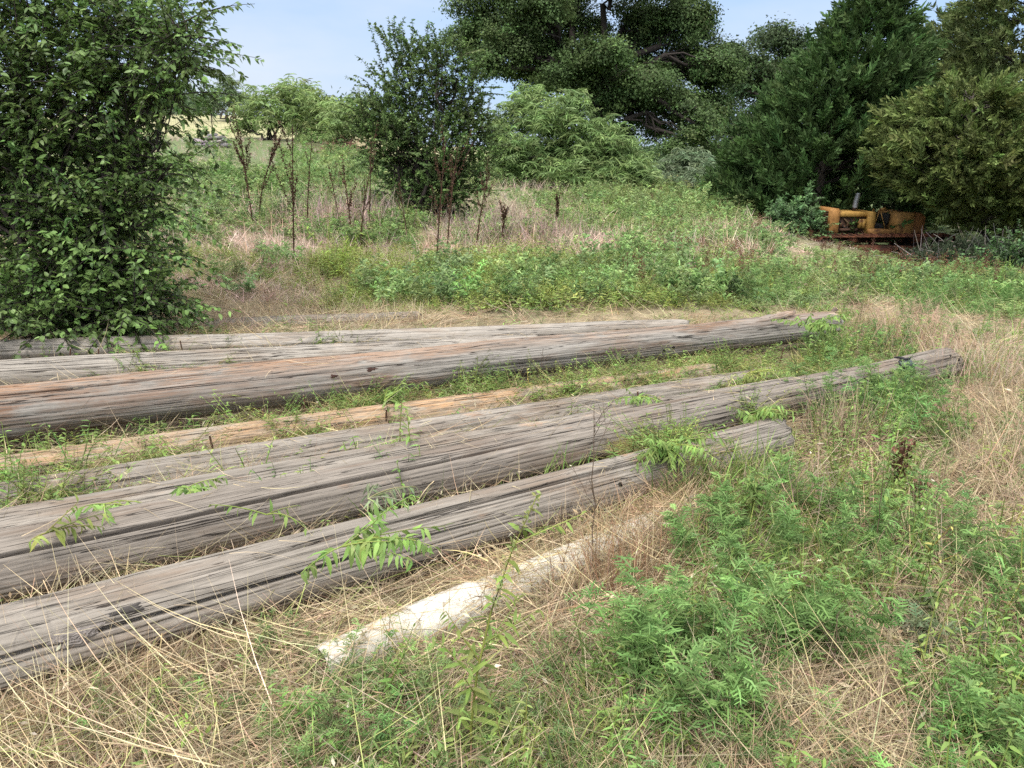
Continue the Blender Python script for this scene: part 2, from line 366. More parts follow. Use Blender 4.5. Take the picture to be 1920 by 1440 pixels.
# ------------------------------------------------------------------ poles
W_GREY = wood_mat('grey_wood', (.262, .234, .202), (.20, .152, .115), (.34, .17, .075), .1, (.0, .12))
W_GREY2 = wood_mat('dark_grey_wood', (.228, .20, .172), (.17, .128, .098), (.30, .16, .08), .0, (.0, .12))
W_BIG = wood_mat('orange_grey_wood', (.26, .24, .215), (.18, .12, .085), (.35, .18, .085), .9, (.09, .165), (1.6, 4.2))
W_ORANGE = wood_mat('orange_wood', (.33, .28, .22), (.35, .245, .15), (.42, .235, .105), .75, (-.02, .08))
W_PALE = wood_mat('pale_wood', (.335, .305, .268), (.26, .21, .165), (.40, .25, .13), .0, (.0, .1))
POLES = []
def pole(label, a, b, r0, r1, za, zb, ext, m, na=128, nl=200, ncrack=26, seed=1, bow=0.0, big=()):
    A = plane(a[0], a[1], za); B = plane(b[0], b[1], zb)
    d = B-A; d /= np.linalg.norm(d); A = A - d*ext
    Ln = float(np.linalg.norm(B-A)); g = np.random.default_rng(seed)
    POLES.append((A, B, r0*1.02, r1))
    X = d; Y = np.cross([0, 0, 1.0], X); Y /= np.linalg.norm(Y); Z = np.cross(X, Y)
    s = np.linspace(0, 1, nl); th = np.arange(na)*2*PI/na
    S, T = np.meshgrid(s, th, indexing='ij')
    R = r0*(1+.02*0) + (r1-r0)*S
    R = R*(1 + .025*np.sin(2*T+g.uniform(0, 6)) + .018*np.sin(3*T+g.uniform(0, 6)+S*2))
    R = R + (vnoise(S*Ln*1.3, T*2.2/PI*3, 1, seed)-.5)*.016
    R = R + (vnoise(S*Ln*.9, T*na/2/PI*.55, 1, seed+4)-.5)*.0055
    cr = [(g.uniform(0, 1), g.uniform(0, 2*PI), g.uniform(.4, 2.2), g.uniform(.0022, .0042), g.uniform(.005, .013)) for _ in range(ncrack)] + list(big)
    for (s0, t0, ln, wd, dp) in cr:
        dx = (S-s0)*Ln; path = t0 + .05*np.sin(dx*1.7+s0*9) + .02*np.sin(dx*5.1+t0*7)
        dt = (T-path+PI) % (2*PI) - PI
        k = np.clip(1-(2*dx/ln)**2, 0, 1)**.6
        R = R - dp*k*np.clip(1-(dt*R/np.maximum(wd*np.maximum(k, .25), .002))**2, 0, 1)
    endw = np.clip((S-(1-.05/Ln))/(.05/Ln), 0, 1); R = R*(1-.12*endw*endw)
    sx = S*Ln + endw*(vnoise(T*3, R*0, 1, seed+9)-.5)*.05
    bo = bow*np.sin(S*PI)
    V = np.stack([sx, R*np.cos(T), R*np.sin(T)+bo], -1)
    # end faces: rings shrinking to the heart, with radial checks
    def endring(f, k, x): 
        q = V[k].copy(); q[:, 1:] *= f; q[:, 0] = x + (vnoise(th*4, f*7+th*0, 1, seed+k % 7)-.5)*.03; return q
    e1 = [endring(f, -1, Ln-.012*(1-f)-.004) for f in (.8, .55, .3, .04)]
    e0 = [endring(f, 0, .0) for f in (.04, .5)]
    V = np.concatenate([np.stack(e0), V, np.stack(e1)], 0)
    n = V.shape[0]; V = V.reshape(-1, 3)
    i = np.arange(n-1)[:, None]*na; j = np.arange(na)[None]; j2 = (j+1) % na
    F = np.stack([i+j, i+na+j, i+na+j2, i+j2], -1)[..., ::-1]
    mb = MB(); mb.add(V, F, np.array([.3, .27, .25]))
    o = mb.build('utility_pole', m, smooth=True)
    o.matrix_world = Matrix(((X[0], Y[0], Z[0], A[0]), (X[1], Y[1], Z[1], A[1]), (X[2], Y[2], Z[2], A[2]), (0, 0, 0, 1)))
    tag(o, label, 'pole', 'old wooden poles lying in the weeds')
    o['len'] = Ln
    return o, Ln
p1, L1 = pole('nearest weathered grey pole with a dark burn spot and knot at its thick end', (0, 1222), (1462, 819), .142, .103, .135, .10, 1.2, W_GREY, 224, 260, 34, 11, big=((.62, 2.0, 2.6, .009, .032), (.3, 1.35, 1.6, .006, .022), (.35, 2.75, 2.6, .008, .03)))
p2, L2 = pole('second grey pole from the camera, longest, ending beyond a black metal strap', (0, 1070), (1782, 680), .145, .112, .15, .11, 1.3, W_GREY2, 224, 300, 40, 12, big=((.3, 2.3, 3.2, .010, .034), (.6, 1.5, 2.0, .007, .026)))
p3, L3 = pole('third grey pole, lying tight behind the one with the metal strap', (0, 1014), (1488, 735), .126, .098, .10, .075, 1.3, W_GREY, 160, 220, 30, 13, big=((.5, 1.8, 2.6, .008, .028),))
p4, L4 = pole('slim grey pole half sunk in weeds, in front of the orange wood pole', (0, 948), (1450, 712), .11, .088, .05, .045, 1.4, W_GREY, 112, 200, 20, 14)
p5, L5 = pole('flaking orange-brown pole half buried in front of the big raised pole', (0, 895), (1340, 702), .11, .09, .045, .04, 1.5, W_ORANGE, 112, 200, 20, 15)
p6, L6 = pole('thickest raised pole with orange rotted top and row of bolt holes', (0, 777), (1562, 609), .172, .113, .185, .175, 1.6, W_BIG, 224, 280, 36, 16, big=((.72, 1.9, 2.2, .008, .028), (.25, 2.1, 2.0, .009, .034)))
p7, L7 = pole('pale bleached pole directly behind the thickest pole, with a round cut end', (0, 706), (1008, 650), .118, .10, .10, .08, 1.8, W_PALE, 128, 180, 24, 17)
p8, L8 = pole('pale grey pole rearmost but one, its end near the raised pole', (0, 664), (1288, 616), .112, .085, .09, .085, 2.0, W_PALE, 112, 200, 20, 18)
p9, L9 = pole('grey pole almost buried in dry grass behind all the other poles', (300, 622), (786, 599), .10, .09, -.015, -.03, .3, W_GREY, 96, 140, 14, 19)
for o in (p1, p2, p3, p4, p5, p6, p7, p8, p9):
    if 'len' in o: del o['len']
# fittings on the poles (pole space: x along, z up)
def surf_part(name, o, x, ang, r, m, C, rad, label=None):
    mb = MB(); c = np.array([x, r*math.cos(ang), r*math.sin(ang)]); n = np.array([0, math.cos(ang), math.sin(ang)])
    cyl(mb, c-n*.03, c+n*.0025, rad, rad, C, 12)
    return mb.build(name, m, o)
def rr(o, s): A, B, r0, r1 = POLES[[p1, p2, p3, p4, p5, p6, p7, p8, p9].index(o)]; return r0/1.02+(r1-r0/1.02)*s
def s_at(o, u):      # fraction along the pole where its axis projects to photo column u
    A, B, _, _ = POLES[[p1, p2, p3, p4, p5, p6, p7, p8, p9].index(o)]
    q = np.linspace(0, 1, 2000)[:, None]; pu, _, _ = project(A+(B-A)*q); return float(q[np.argmin(np.abs(pu-u)), 0])
for u, ang in ((1155, -2.85), (1177, -2.85), (1228, -2.95), (1245, -3.1), (1305, -2.8)):
    s = s_at(p6, u); surf_part('bolt_hole', p6, s*L6, ang, rr(p6, s), M_HOLE, (.012, .01, .009), .012)
for o, ln, u, ang in ((p1, L1, 1135, 2.75), (p1, L1, 1345, 2.6), (p1, L1, 1322, 2.9), (p2, L2, 1617, 2.75), (p2, L2, 1760, 2.3), (p2, L2, 1770, 2.6), (p3, L3, 1165, 2.3)):
    s = s_at(o, u); surf_part('bolt_hole', o, s*ln, ang, rr(o, s), M_HOLE, (.012, .01, .009), .011)
# black metal strap across the second pole
s = s_at(p2, 1676); r = rr(p2, s)
mb = MB(); V = []; na_ = 16
for i in range(na_):
    a0 = 1.25+i*.11
    for x, q in ((-.014, .006), (.014, .006), (.014, -.01), (-.014, -.01)): V.append([s*L2+.045+x, (r+q)*math.cos(a0), (r+q)*math.sin(a0)])
F = [[i*4+k, i*4+(k+1) % 4, i*4+4+(k+1) % 4, i*4+4+k] for i in range(na_-1) for k in range(4)]+[[0, 1, 2, 3], [na_*4-4, na_*4-3, na_*4-2, na_*4-1]]
mb.add(V, F, np.array([.02, .02, .022])); mb.build('metal_strap', M_STEEL, p2)
mb = MB(); ca, sa = math.cos(2.25), math.sin(2.25); R_ = [[1, 0, 0], [0, -sa, ca], [0, ca, sa]]
box(mb, (s*L2-.01, (r+.016)*ca, (r+.016)*sa), (.115, .062, .014), (.085, .10, .11), R_)
for q in (-1, 1): box(mb, np.array([s*L2-.01, (r+.024)*ca, (r+.024)*sa])+np.array([0, -sa, ca])*q*.028, (.115, .006, .016), (.03, .032, .035), R_)
mb.build('strap_bracket', M_STEEL, p2)
# splintered slab lifting off the big pole, and block on its end
s = s_at(p6, 1420); r = rr(p6, s)
mb = MB()
n = 24; xs = np.linspace(0, .75, n)
for side in (0,):
    top = []; 
    V = []
    for i, x in enumerate(xs):
        f = i/(n-1); rad = r*.985 + .045*f**1.6 - .02*(1-f)
        wdt = .55*(1-.75*f**3)
        for k in range(7):
            a0 = 1.75 + (k/6-.5)*wdt*1.4
            V.append([s*L6-.42+x, rad*math.cos(a0), rad*math.sin(a0)+.004*math.sin(i*1.3+k)])
        for k in range(7):
            a0 = 1.75 + (k/6-.5)*wdt*1.4
            V.append([s*L6-.42+x, (rad-.022)*math.cos(a0), (rad-.022)*math.sin(a0)])
    F = []
    for i in range(n-1):
        for k in range(13):
            F.append([i*14+k, i*14+k+1, (i+1)*14+k+1, (i+1)*14+k]) if k != 6 else None
        F.append([i*14, (i+1)*14, (i+1)*14+7, i*14+7]); F.append([i*14+6, i*14+13, (i+1)*14+13, (i+1)*14+6])
    for k in range(6): F.append([(n-1)*14+k, (n-1)*14+k+1, (n-1)*14+8+k, (n-1)*14+7+k])
    mb.add(V, F, np.array([.3, .27, .25]))
mb.build('split_slab', W_BIG, p6)
mb = MB(); box(mb, (L6+.0, -.02, .02), (.09, .075, .075), (.35, .33, .30), [[1, 0, 0], [0, .92, -.38], [0, .38, .92]]); box(mb, (L6+.046, -.02, .02), (.006, .03, .03), (.08, .05, .035)); box(mb, (L6-.02, .01, .085), (.03, .03, .13), (.12, .09, .07), [[.8, 0, .6], [0, 1, 0], [-.6, 0, .8]])
mb.build('end_block', rough_mat('old_block', 20, .4, .5), p6)
# burn spot and knot on the nearest pole
def patch(o, ln, u, ang, lx, la, lift, C, m, name, seed, rings=0.):
    s = s_at(o, u); r = rr(o, s); g = np.random.default_rng(seed); mb = MB(); nr, nq = 22, 36
    V = []
    for i in range(nr+1):
        f = i/nr
        for k in range(nq):
            q = k*2*PI/nq; e = f*(1+.25*math.sin(3*q+seed)+.18*math.sin(7*q+1.7*seed))
            aa = ang + la*e*math.sin(q); x = s*ln + lx*e*math.cos(q)
            rad = r + lift*(1-f*f)*(1+.5*math.sin(f*27)) + .002 - .010*f**4
            V.append([x, rad*math.cos(aa), rad*math.sin(aa)])
    F = [[i*nq+k, (i+1)*nq+k, (i+1)*nq+(k+1) % nq, i*nq+(k+1) % nq] for i in range(nr) for k in range(nq)]
    C_ = np.array([[np.array(C)*(1+rings*.55*math.sin(i*1.25+.6*math.sin(k*2*PI/nq*2))) for k in range(nq)] for i in range(nr+1)]).reshape(-1, 3)
    mb.add(V, F, C_); return mb.build(name, m, o, smooth=True)
patch(p1, L1, 140, 2.75, .07, .24, .003, (.22, .195, .18), rough_mat('knot_wood', 60, .3, .7, .9), 'knot', 3, .3)
patch(p1, L1, 238, 2.45, .055, .11, .001, (.06, .054, .05), M_HOLE, 'burn_spot', 5)
patch(p6, L6, 690, 2.62, .055, .12, .001, (.05, .026, .02), M_HOLE, 'tar_stain', 8)
patch(p6, L6, 620, 2.75, .03, .1, .001, (.05, .026, .02), M_HOLE, 'tar_stain', 2)

# ------------------------------------------------------------------ pipe
def make_pipe():
    A = plane(602, 1256, .05); B = plane(1310, 954, .005); d = B-A; Ln = np.linalg.norm(d); d /= Ln
    Y = np.cross([0, 0, 1.0], d); Y /= np.linalg.norm(Y); Z = np.cross(d, Y)
    t = thing('plastic_pipe', 'white plastic drain pipe lying in dry grass before the poles', 'pipe', A)
    R = .075; na = 48
    def tubeshape(x0, x1, ro, ri, n=30):
        th = np.arange(na)*2*PI/na; prof = [(x0, ri), (x0, ro)] + [(x, ro) for x in np.linspace(x0, x1, n)[1:-1]] + [(x1, ro), (x1, ri)] + [(x, ri) for x in np.linspace(x1, x0, 6)[1:]]
        V = []
        for x, r in prof:
            V.append(np.outer(np.full(na, x), d) + np.outer(r*np.cos(th), Y) + np.outer(r*np.sin(th), Z))
        n = len(prof); i = np.arange(n-1)[:, None]*na; j = np.arange(na)[None]; j2 = (j+1) % na
        F = np.stack([i+j, i+j2, i+na+j2, i+na+j], -1)
        return np.concatenate(V), F
    mb = MB(); V, F = tubeshape(0, Ln, R, R-.006); mb.add(V, F, np.array([.58, .55, .48])); mb.build('pipe_body', M_PVC, t, smooth=False)
    mb = MB(); V, F = tubeshape(.33, .60, R+.009, R+.001); mb.add(V, F, np.array([.62, .60, .545])); mb.build('coupling', M_PVC, t)
    POLES.append((A, B, R, R))
make_pipe()
def pole_clear(x, y, f=.92):
    """True where a point of ground is outside every pole's footprint"""
    ok = np.ones(len(x), bool)
    for A, B, r0, r1 in POLES:
        d = (B-A)[:2]; l2 = d@d; t = (((x-A[0])*d[0]+(y-A[1])*d[1])/l2)
        tt = np.clip(t, 0, 1); px = A[0]+d[0]*tt; py = A[1]+d[1]*tt
        ok &= ~((np.hypot(x-px, y-py) < (r0+(r1-r0)*tt)*f) & (t > -.02) & (t < 1.01))
    return ok

# ------------------------------------------------------------------ plant prototypes (grown at the origin)
GREEN = np.array([.165, .25, .07]); LIME = np.array([.25, .31, .085]); RAG = np.array([.148, .245, .078]); SILV = np.array([.22, .28, .15])
STRAW = np.array([.46, .375, .24]); TAN = np.array([.40, .30, .215]); PINK = np.array([.46, .36, .30]); BROWN = np.array([.085, .045, .028]); RUST = np.array([.13, .062, .04])
def polyat(P, s):
    """points and tangents at fractions s along one polyline P[K,3]"""
    K = len(P); f = np.clip(s, 0, .9999)*(K-1); i = f.astype(int); fr = (f-i)[:, None]
    return P[i]*(1-fr)+P[i+1]*fr, nrm(P[i+1]-P[i])
def stem_paths(n, h, spread, lean, K=6, base=None):
    b = np.zeros((n, 3)) if base is None else base
    if base is None: b[:, :2] = rng.normal(0, spread, (n, 2))
    phi = rng.uniform(0, 2*PI, n)
    if spread > 0: phi = np.arctan2(b[:, 1], b[:, 0]) + rng.normal(0, .6, n)
    P = arcs(b, phi, h, rng.uniform(.02, lean, n), rng.normal(.15, .25, n), K)
    if n > 1: P[:, 0] = (0, 0, -.03)                       # all stems leave one root
    return P
def arcs(base, phi, Lg, th0, dth, K):
    N = len(base); s = np.linspace(0, 1, K)[None]; th = th0[:, None]+dth[:, None]*s
    d = np.stack([np.sin(th)*np.cos(phi)[:, None], np.sin(th)*np.sin(phi)[:, None], np.cos(th)], -1)
    st = np.zeros((N, K, 3)); st[:, 1:] = (d[:, :-1]+d[:, 1:])/2*(Lg[:, None, None]/(K-1))
    return base[:, None]+np.cumsum(st, 1)
def out_dirs(T, n, up):
    a = rng.uniform(0, 2*PI, n); side = np.stack([np.cos(a), np.sin(a), np.zeros(n)], -1)
    side = nrm(side - T*np.sum(side*T, -1, keepdims=True))
    return nrm(side + T*up)
def ragweed(ms, ml, h, nst, spread, nleaf, lobes, C=RAG, ll=.075, wd=.0035, lean=.5, sr=.0025):
    hs = h*rng.uniform(.6, 1.1, nst)
    SP = stem_paths(nst, hs, spread, lean)
    if ms is not None: tubes(ms, SP, np.outer(np.ones(nst), np.linspace(sr, sr*.4, 6)), col_jit(C*.9, nst), 3)
    for k in range(nst):
        s = np.sort(rng.uniform(.15, 1, nleaf)**.8); p, T = polyat(SP[k], s)
        D = out_dirs(T, nleaf, .7); Ls = ll*rng.uniform(.7, 1.3, nleaf)*(1.15-.5*s)*(h/.4)**.3
        C0 = col_jit(C, nleaf, .12, .05)*(1+.35*np.clip(s-.7, 0, 1)[:, None]*2)
        tip = p + D*Ls[:, None] + np.array([0, 0, -1])*Ls[:, None]*.2
        mid = p + D*Ls[:, None]*.55 + np.array([0, 0, .08])*Ls[:, None]
        ribbons(ml, np.stack([p, mid, tip], 1), np.stack([np.full(nleaf, wd*.6), np.full(nleaf, wd*1.2), np.full(nleaf, wd*.3)], 1), C0)
        up = np.array([0, 0, 1.0]); S = nrm(np.cross(D, up))
        for q in range(lobes):
            f = (q+1)/(lobes+1); b = p*(1-f)+tip*f
            for sg in (-1, 1):
                e = b + (S*sg*.8 + D*.6)*Ls[:, None]*.5*(1-.55*f)*rng.uniform(.7, 1.2, (nleaf, 1)) - up*Ls[:, None]*.05
                ribbons(ml, np.stack([b, (b+e)/2, e], 1), np.stack([np.full(nleaf, wd*.7), np.full(nleaf, wd), np.full(nleaf, wd*.3)], 1), C0)
def leafy(ms, ml, h, nst, spread, nleaf, ll, lw, C=GREEN, lean=.35, sr=.003, droop=.25, s0=.15, SP=None):
    if SP is None: SP = stem_paths(nst, h*rng.uniform(.7, 1.1, nst), spread, lean)
    K = SP.shape[1]
    if ms is not None: tubes(ms, SP, np.outer(np.ones(len(SP)), np.linspace(sr, sr*.4, K)), col_jit(C*np.array([1.1, .95, .9]), len(SP)), 4)
    for k in range(len(SP)):
        s = np.linspace(s0, 1, nleaf) + rng.normal(0, .01, nleaf); s = s.clip(0, 1); p, T = polyat(SP[k], s)
        D = nrm(out_dirs(T, nleaf, .6) + np.array([0, 0, -droop]))
        sc = (1.1-.55*s)*rng.uniform(.7, 1.2, nleaf)
        leaves(ml, p, D, nrm(rng.normal(0, .35, (nleaf, 3))+np.array([0, 0, 1])), ll*sc, lw*sc, col_jit(C, nleaf, .15, .06), curl=.15+droop*.3)
    return SP
def proto(fn, *a, **k):
    mb = MB(); fn(mb, *a, **k); return mb.arrays()
def P_dry(mb, n, h, lean, wd, C):
    b = np.zeros((n, 3)); b[:, :2] = rng.normal(0, .035, (n, 2))
    blades(mb, b, rng.uniform(0, 2*PI, n), h*rng.uniform(.5, 1.15, n), rng.uniform(.03, lean, n), rng.gamma(1.8, .55, n), wd*rng.uniform(.6, 1.3, n), col_jit(C, n, .28, .025), 5)
def P_flat(mb, n, ln, wd, C):
    b = np.zeros((n, 3)); b[:, :2] = rng.normal(0, .09, (n, 2)); b[:, 2] = rng.uniform(.0, .05, n)
    blades(mb, b, rng.normal(0, .4, n)+PI*(rng.uniform(size=n) < .4), ln*rng.uniform(.4, 1.2, n), rng.uniform(1.1, 1.65, n), rng.normal(.1, .45, n), wd*rng.uniform(.5, 1.3, n), col_jit(C, n, .30, .025), 5)
def P_rag(mb, h, nst, spread, nleaf, lobes, C, wd=.0035, ll=.075, lean=.5): ragweed(mb, mb, h, nst, spread, nleaf, lobes, C, wd=wd, ll=ll, lean=lean)
def P_leafy(mb, h, nst, spread, nleaf, ll, lw, C): leafy(mb, mb, h, nst, spread, nleaf, ll, lw, C)
def P_seed(mb, h, C):
    SP = stem_paths(3, np.array([h, h*.8, h*.7])*1.0, .03, .3); tubes(mb, SP, np.outer(np.ones(3), np.linspace(.004, .002, 6)), col_jit(C, 3), 3)
    for k in range(3):
        n = 40; s = rng.uniform(.45, 1, n); p, T = polyat(SP[k], s); p = p+rng.normal(0, .018, (n, 3))
        sleaves(mb, p, rng.normal(size=(n, 3)), rng.normal(size=(n, 3)), .018, .012, col_jit(C*1.2, n))

# ------------------------------------------------------------------ ground cover: composition of the field
DRYB = [(640, 395, 100, 60, .9), (950, 415, 110, 60, 1), (1040, 450, 90, 60, .7), (1500, 470, 160, 50, .45), (1670, 605, 90, 45, .8), (1830, 680, 80, 50, .7), (640, 590, 600, 28, .6), (1490, 920, 120, 90, .7),
        (1830, 950, 130, 260, .75), (1650, 1120, 110, 120, .6), (1560, 1390, 260, 110, 1.0), (300, 1360, 600, 160, .9), (1150, 1080, 120, 110, 1.1), (900, 1250, 350, 130, .4), (430, 590, 160, 60, .8), (1450, 560, 120, 40, .3), (480, 500, 130, 60, .6),
        (1650, 740, 120, 60, .5), (360, 290, 90, 30, .8), (1780, 800, 120, 60, .3), (1100, 1400, 200, 80, .2), (620, 1120, 260, 80, .7), (1640, 830, 120, 90, .35), (1560, 1280, 120, 60, .5), (1750, 1250, 160, 90, .4), (1480, 1060, 60, 60, .4), (1900, 640, 60, 40, .3), (1230, 1420, 100, 60, .4)]
GRNB = [(560, 330, 190, 60, 1.1), (850, 520, 320, 55, .55), (1250, 390, 240, 40, .9), (1700, 510, 300, 60, .7), (1380, 560, 110, 45, .5), (1580, 860, 140, 100, .6), (1300, 1180, 190, 200, .5), (1500, 1150, 120, 120, .4), (1850, 1350, 110, 120, 1), (1380, 950, 160, 100, .8), (760, 1330, 160, 110, .3), (1850, 560, 150, 70, .9), (1300, 860, 120, 60, .6), (1150, 700, 160, 40, .5), (900, 760, 200, 40, .3), (1730, 860, 120, 80, .3), (930, 1390, 240, 90, 1.15), (620, 1420, 110, 50, .8), (1150, 1250, 90, 70, .4), (700, 1180, 80, 30, .5), (1000, 545, 320, 35, 1.0), (1350, 570, 130, 35, .9), (1180, 800, 300, 60, .4), (80, 1400, 90, 40, .35), (1180, 930, 90, 40, .5), (1620, 770, 260, 90, .55), (1450, 900, 160, 80, .4), (1760, 1050, 90, 90, .4), (200, 1390, 120, 40, .4), (1500, 690, 110, 50, .7), (1720, 700, 220, 60, .55), (1600, 610, 160, 25, .4)]
def dryness(u, v):
    D = np.full(u.shape, .46)
    for bu, bv, ru, rv, w_ in DRYB: D += .6*w_*np.exp(-((u-bu)/ru)**2-((v-bv)/rv)**2)
    for bu, bv, ru, rv, w_ in GRNB: D -= .6*w_*np.exp(-((u-bu)/ru)**2-((v-bv)/rv)**2)
    return D
def field(n, y0, y1, a0=-.92, a1=.95):
    y = np.exp(rng.uniform(math.log(y0), math.log(y1), n)); a = rng.uniform(a0, a1, n)
    x = a*y + rng.uniform(-.35, .35, n); k = pole_clear(x, y); x, y = x[k], y[k]
    z = ground(x, y); u, v, t = project(np.stack([x, y, z], -1))
    n1 = vnoise(x, y, 1.7, 21); n2 = vnoise(x, y, .45, 22)
    D = dryness(u, v) + (n1-.5)*.9*np.clip(8/np.maximum(y, 1), .5, 1) + (n2-.5)*.5
    return x, y, z, u, v, D
def cam_w(y, base): return np.maximum(1, .00048*y/base)        # coarser blades far off, one pixel and up
DRYP = [proto(P_dry, 13, .26, .9, .0015, STRAW) for _ in range(4)] + [proto(P_dry, 16, .22, 1.1, .0014, TAN) for _ in range(3)]
DRYF = [proto(P_dry, 11, .40, .5, .0045, PINK) for _ in range(4)]
FLAT = [proto(P_flat, 16, q, .0017, c_) for q, c_ in ((.40, STRAW), (.34, STRAW), (.28, TAN), (.42, STRAW*.9), (.3, np.array([.30, .21, .13])), (.36, STRAW), (.2, np.array([.36, .36, .17])))]
GRS = [proto(P_dry, 12, .26, .55, .0028, GREEN*1.1) for _ in range(3)] + [proto(P_dry, 10, .22, .7, .003, LIME) for _ in range(2)]
RAGN = [proto(P_rag, .24, 5, .06, 14, 3, RAG*1.05, .0017, .08) for _ in range(3)]
LEAFN = [proto(P_leafy, .30, 3, .04, 12, .06, .014, GREEN*1.1) for _ in range(3)] + [proto(P_leafy, .22, 3, .05, 10, .045, .012, LIME) for _ in range(2)]
RAGF = [proto(P_rag, .42, 6, .10, 12, 1, np.array([.20, .285, .105]), .008, .11) for _ in range(4)]
LEAFF = [proto(P_leafy, .36, 5, .10, 10, .09, .028, np.array([.235, .31, .11])) for _ in range(4)]
LIMEF = [proto(P_leafy, .30, 5, .12, 10, .085, .02, LIME) for _ in range(3)]
SEEDF = [proto(P_seed, .40, RUST) for _ in range(4)]
def lay(mb, protos, x, y, z, sc, tint=(1, 1, 1), tj=.14, tilt=.15, scz=None, ang=None):
    k = rng.integers(0, len(protos), len(x))
    for i, p in enumerate(protos):
        m_ = k == i; n = int(m_.sum())
        if not n: continue
        cm = np.array(tint)*rng.normal(1, tj, (n, 1)).clip(.5, 1.6)*rng.normal(1, .06, (n, 3))
        tile(mb, p, np.stack([x[m_], y[m_], z[m_]], -1), rng.uniform(0, 2*PI, n) if ang is None else ang[m_], np.broadcast_to(sc, x.shape)[m_], cm, rng.normal(0, tilt, (n, 2)), None if scz is None else np.broadcast_to(scz, x.shape)[m_])
def pick(c, *a): return [q[c] for q in a]
mown = lambda x, y, u, v: (v > 560) & (v < 900) & (u < 1500)                     # the strip round the poles is cut short
def cover():
    dry, grn, strw, fl = MB(), MB(), MB(), MB()
    # straw lying flat and dry tufts, near
    x, y, z, u, v, D = field(17000, 1.0, 11)
    c = (rng.uniform(size=len(x)) < D*1.1+.1); X = pick(c, x, y, z, u, v)
    front = np.clip(1.4 - X[3]/1100, .35, 1)*(X[4] > 900) + .6*(X[4] <= 900)
    k = rng.uniform(size=len(X[0])) < front; lay(strw, FLAT, X[0][k], X[1][k], X[2][k], rng.uniform(.7, 1.3, k.sum()), tj=.2, ang=vnoise(X[0][k], X[1][k], 1.3, 61)*PI*2.2+rng.normal(0, .35, k.sum()))
    x, y, z, u, v, D = field(13000, 1.0, 11)
    fl_ = (u < 1000) & (v > 1000); short = np.where(mown(x, y, u, v), np.where(v < 615, .75, .4), 1.0)*np.where(fl_, .55, 1.0)
    c = rng.uniform(size=len(x)) < (D-.15)*np.where(fl_, .35, 1.0); X = pick(c, x, y, z, short)
    lay(dry, DRYP, X[0], X[1], X[2], rng.uniform(.7, 1.3, len(X[0])), scz=X[3])
    n_ = 11000; y = np.exp(rng.uniform(math.log(1.0), math.log(4.5), n_)); x = rng.uniform(-.9, .5, n_)*y; kk = pole_clear(x, y, 1.05); x, y = x[kk], y[kk]; z = ground(x, y); n_ = len(x)
    blades(strw, np.stack([x, y, z+rng.uniform(.02, .09, n_)], -1), .55+rng.normal(0, .6, n_)+PI*(rng.uniform(size=n_) < .25), rng.uniform(.12, .5, n_), rng.uniform(1.2, 1.65, n_), rng.normal(.1, .4, n_), rng.uniform(.0009, .0023, n_), col_jit(np.where(rng.uniform(size=(n_, 1)) < .22, np.array([[.33, .37, .13]]), np.where(rng.uniform(size=(n_, 1)) < .15, np.array([[.16, .11, .075]]), np.array([[.40, .325, .21], [.48, .41, .285], [.26, .195, .13], [.31, .205, .125], [.43, .345, .215]])[rng.integers(0, 5, n_)])), n_, .25, .03), 6)
    q_ = 1600; y = np.exp(rng.uniform(math.log(1.1), math.log(5), q_)); x = rng.uniform(-.9, .7, q_)*y; kk = pole_clear(x, y, 1.02); x, y = x[kk], y[kk]; q_ = len(x)      # chaff and fallen seed heads
    sleaves(strw, np.stack([x, y, ground(x, y)+rng.uniform(.03, .16, q_)], -1), rng.normal(size=(q_, 3))*np.array([1, 1, .3]), rng.normal(size=(q_, 3)), rng.uniform(.02, .06, q_), rng.uniform(.004, .012, q_), col_jit(np.array([[.50, .43, .30], [.30, .21, .13], [.55, .5, .38]])[rng.integers(0, 3, q_)], q_, .25, .03))
    # green grass, ferny and leafy weeds, near
    x, y, z, u, v, D = field(14000, 1.0, 11)
    short = np.where(mown(x, y, u, v), .5, 1.0)*np.where((u < 1000) & (v > 1000), .6, 1.0)
    c = rng.uniform(size=len(x)) < (.86-D)*.95; X = pick(c, x, y, z, short, u, v)
    t = vnoise(X[0], X[1], 1.1, 31); e = rng.uniform(size=len(t))
    k = (t < .38) | (e < .22); lay(grn, GRS, X[0][k], X[1][k], X[2][k], rng.uniform(.7, 1.4, k.sum()), scz=X[3][k])
    k2 = (~k) & ((t > .60) & (X[4] > 950)); k2 &= rng.uniform(size=len(t)) < .5; lay(grn, RAGN, X[0][k2], X[1][k2], X[2][k2], rng.uniform(.6, 1.0, k2.sum())+1.1*np.clip(vnoise(X[0][k2], X[1][k2], 2.2, 71)-.45, 0, 1), scz=X[3][k2])
    k3 = (~k) & (~k2); k3 &= rng.uniform(size=len(t)) < .75; lay(grn, LEAFN, X[0][k3], X[1][k3], X[2][k3], rng.uniform(.6, 1.2, k3.sum()), scz=X[3][k3])
    # far field
    open_ = lambda x, y: (x/y < -.29) & (y > 21) | (x/y < -.12) & (y > 29)      # the grazed edge of the pasture
    x, y, z, u, v, D = field(16000, 8, 37)
    D = np.where(open_(x, y), 1.1, D)
    g = np.clip(.55+.02*y, .7, 1.5)*np.where(open_(x, y), .5, 1)
    c = rng.uniform(size=len(x)) < (D-.12-.15*((v > 470) & (v < 570))+1.1*np.clip(vnoise(x, y, 1.4, 91)-.5, 0, 1)*(v > 450))*.9; X = pick(c, x, y, z, g, v)
    sh = np.where((X[4] > 520), .55, 1.0)*np.where(X[0]/X[1] > .3, .6, 1)*np.where((X[0]/X[1] > .35) & (X[0]/X[1] < .57) & (X[1] > 10.5), .5, 1)
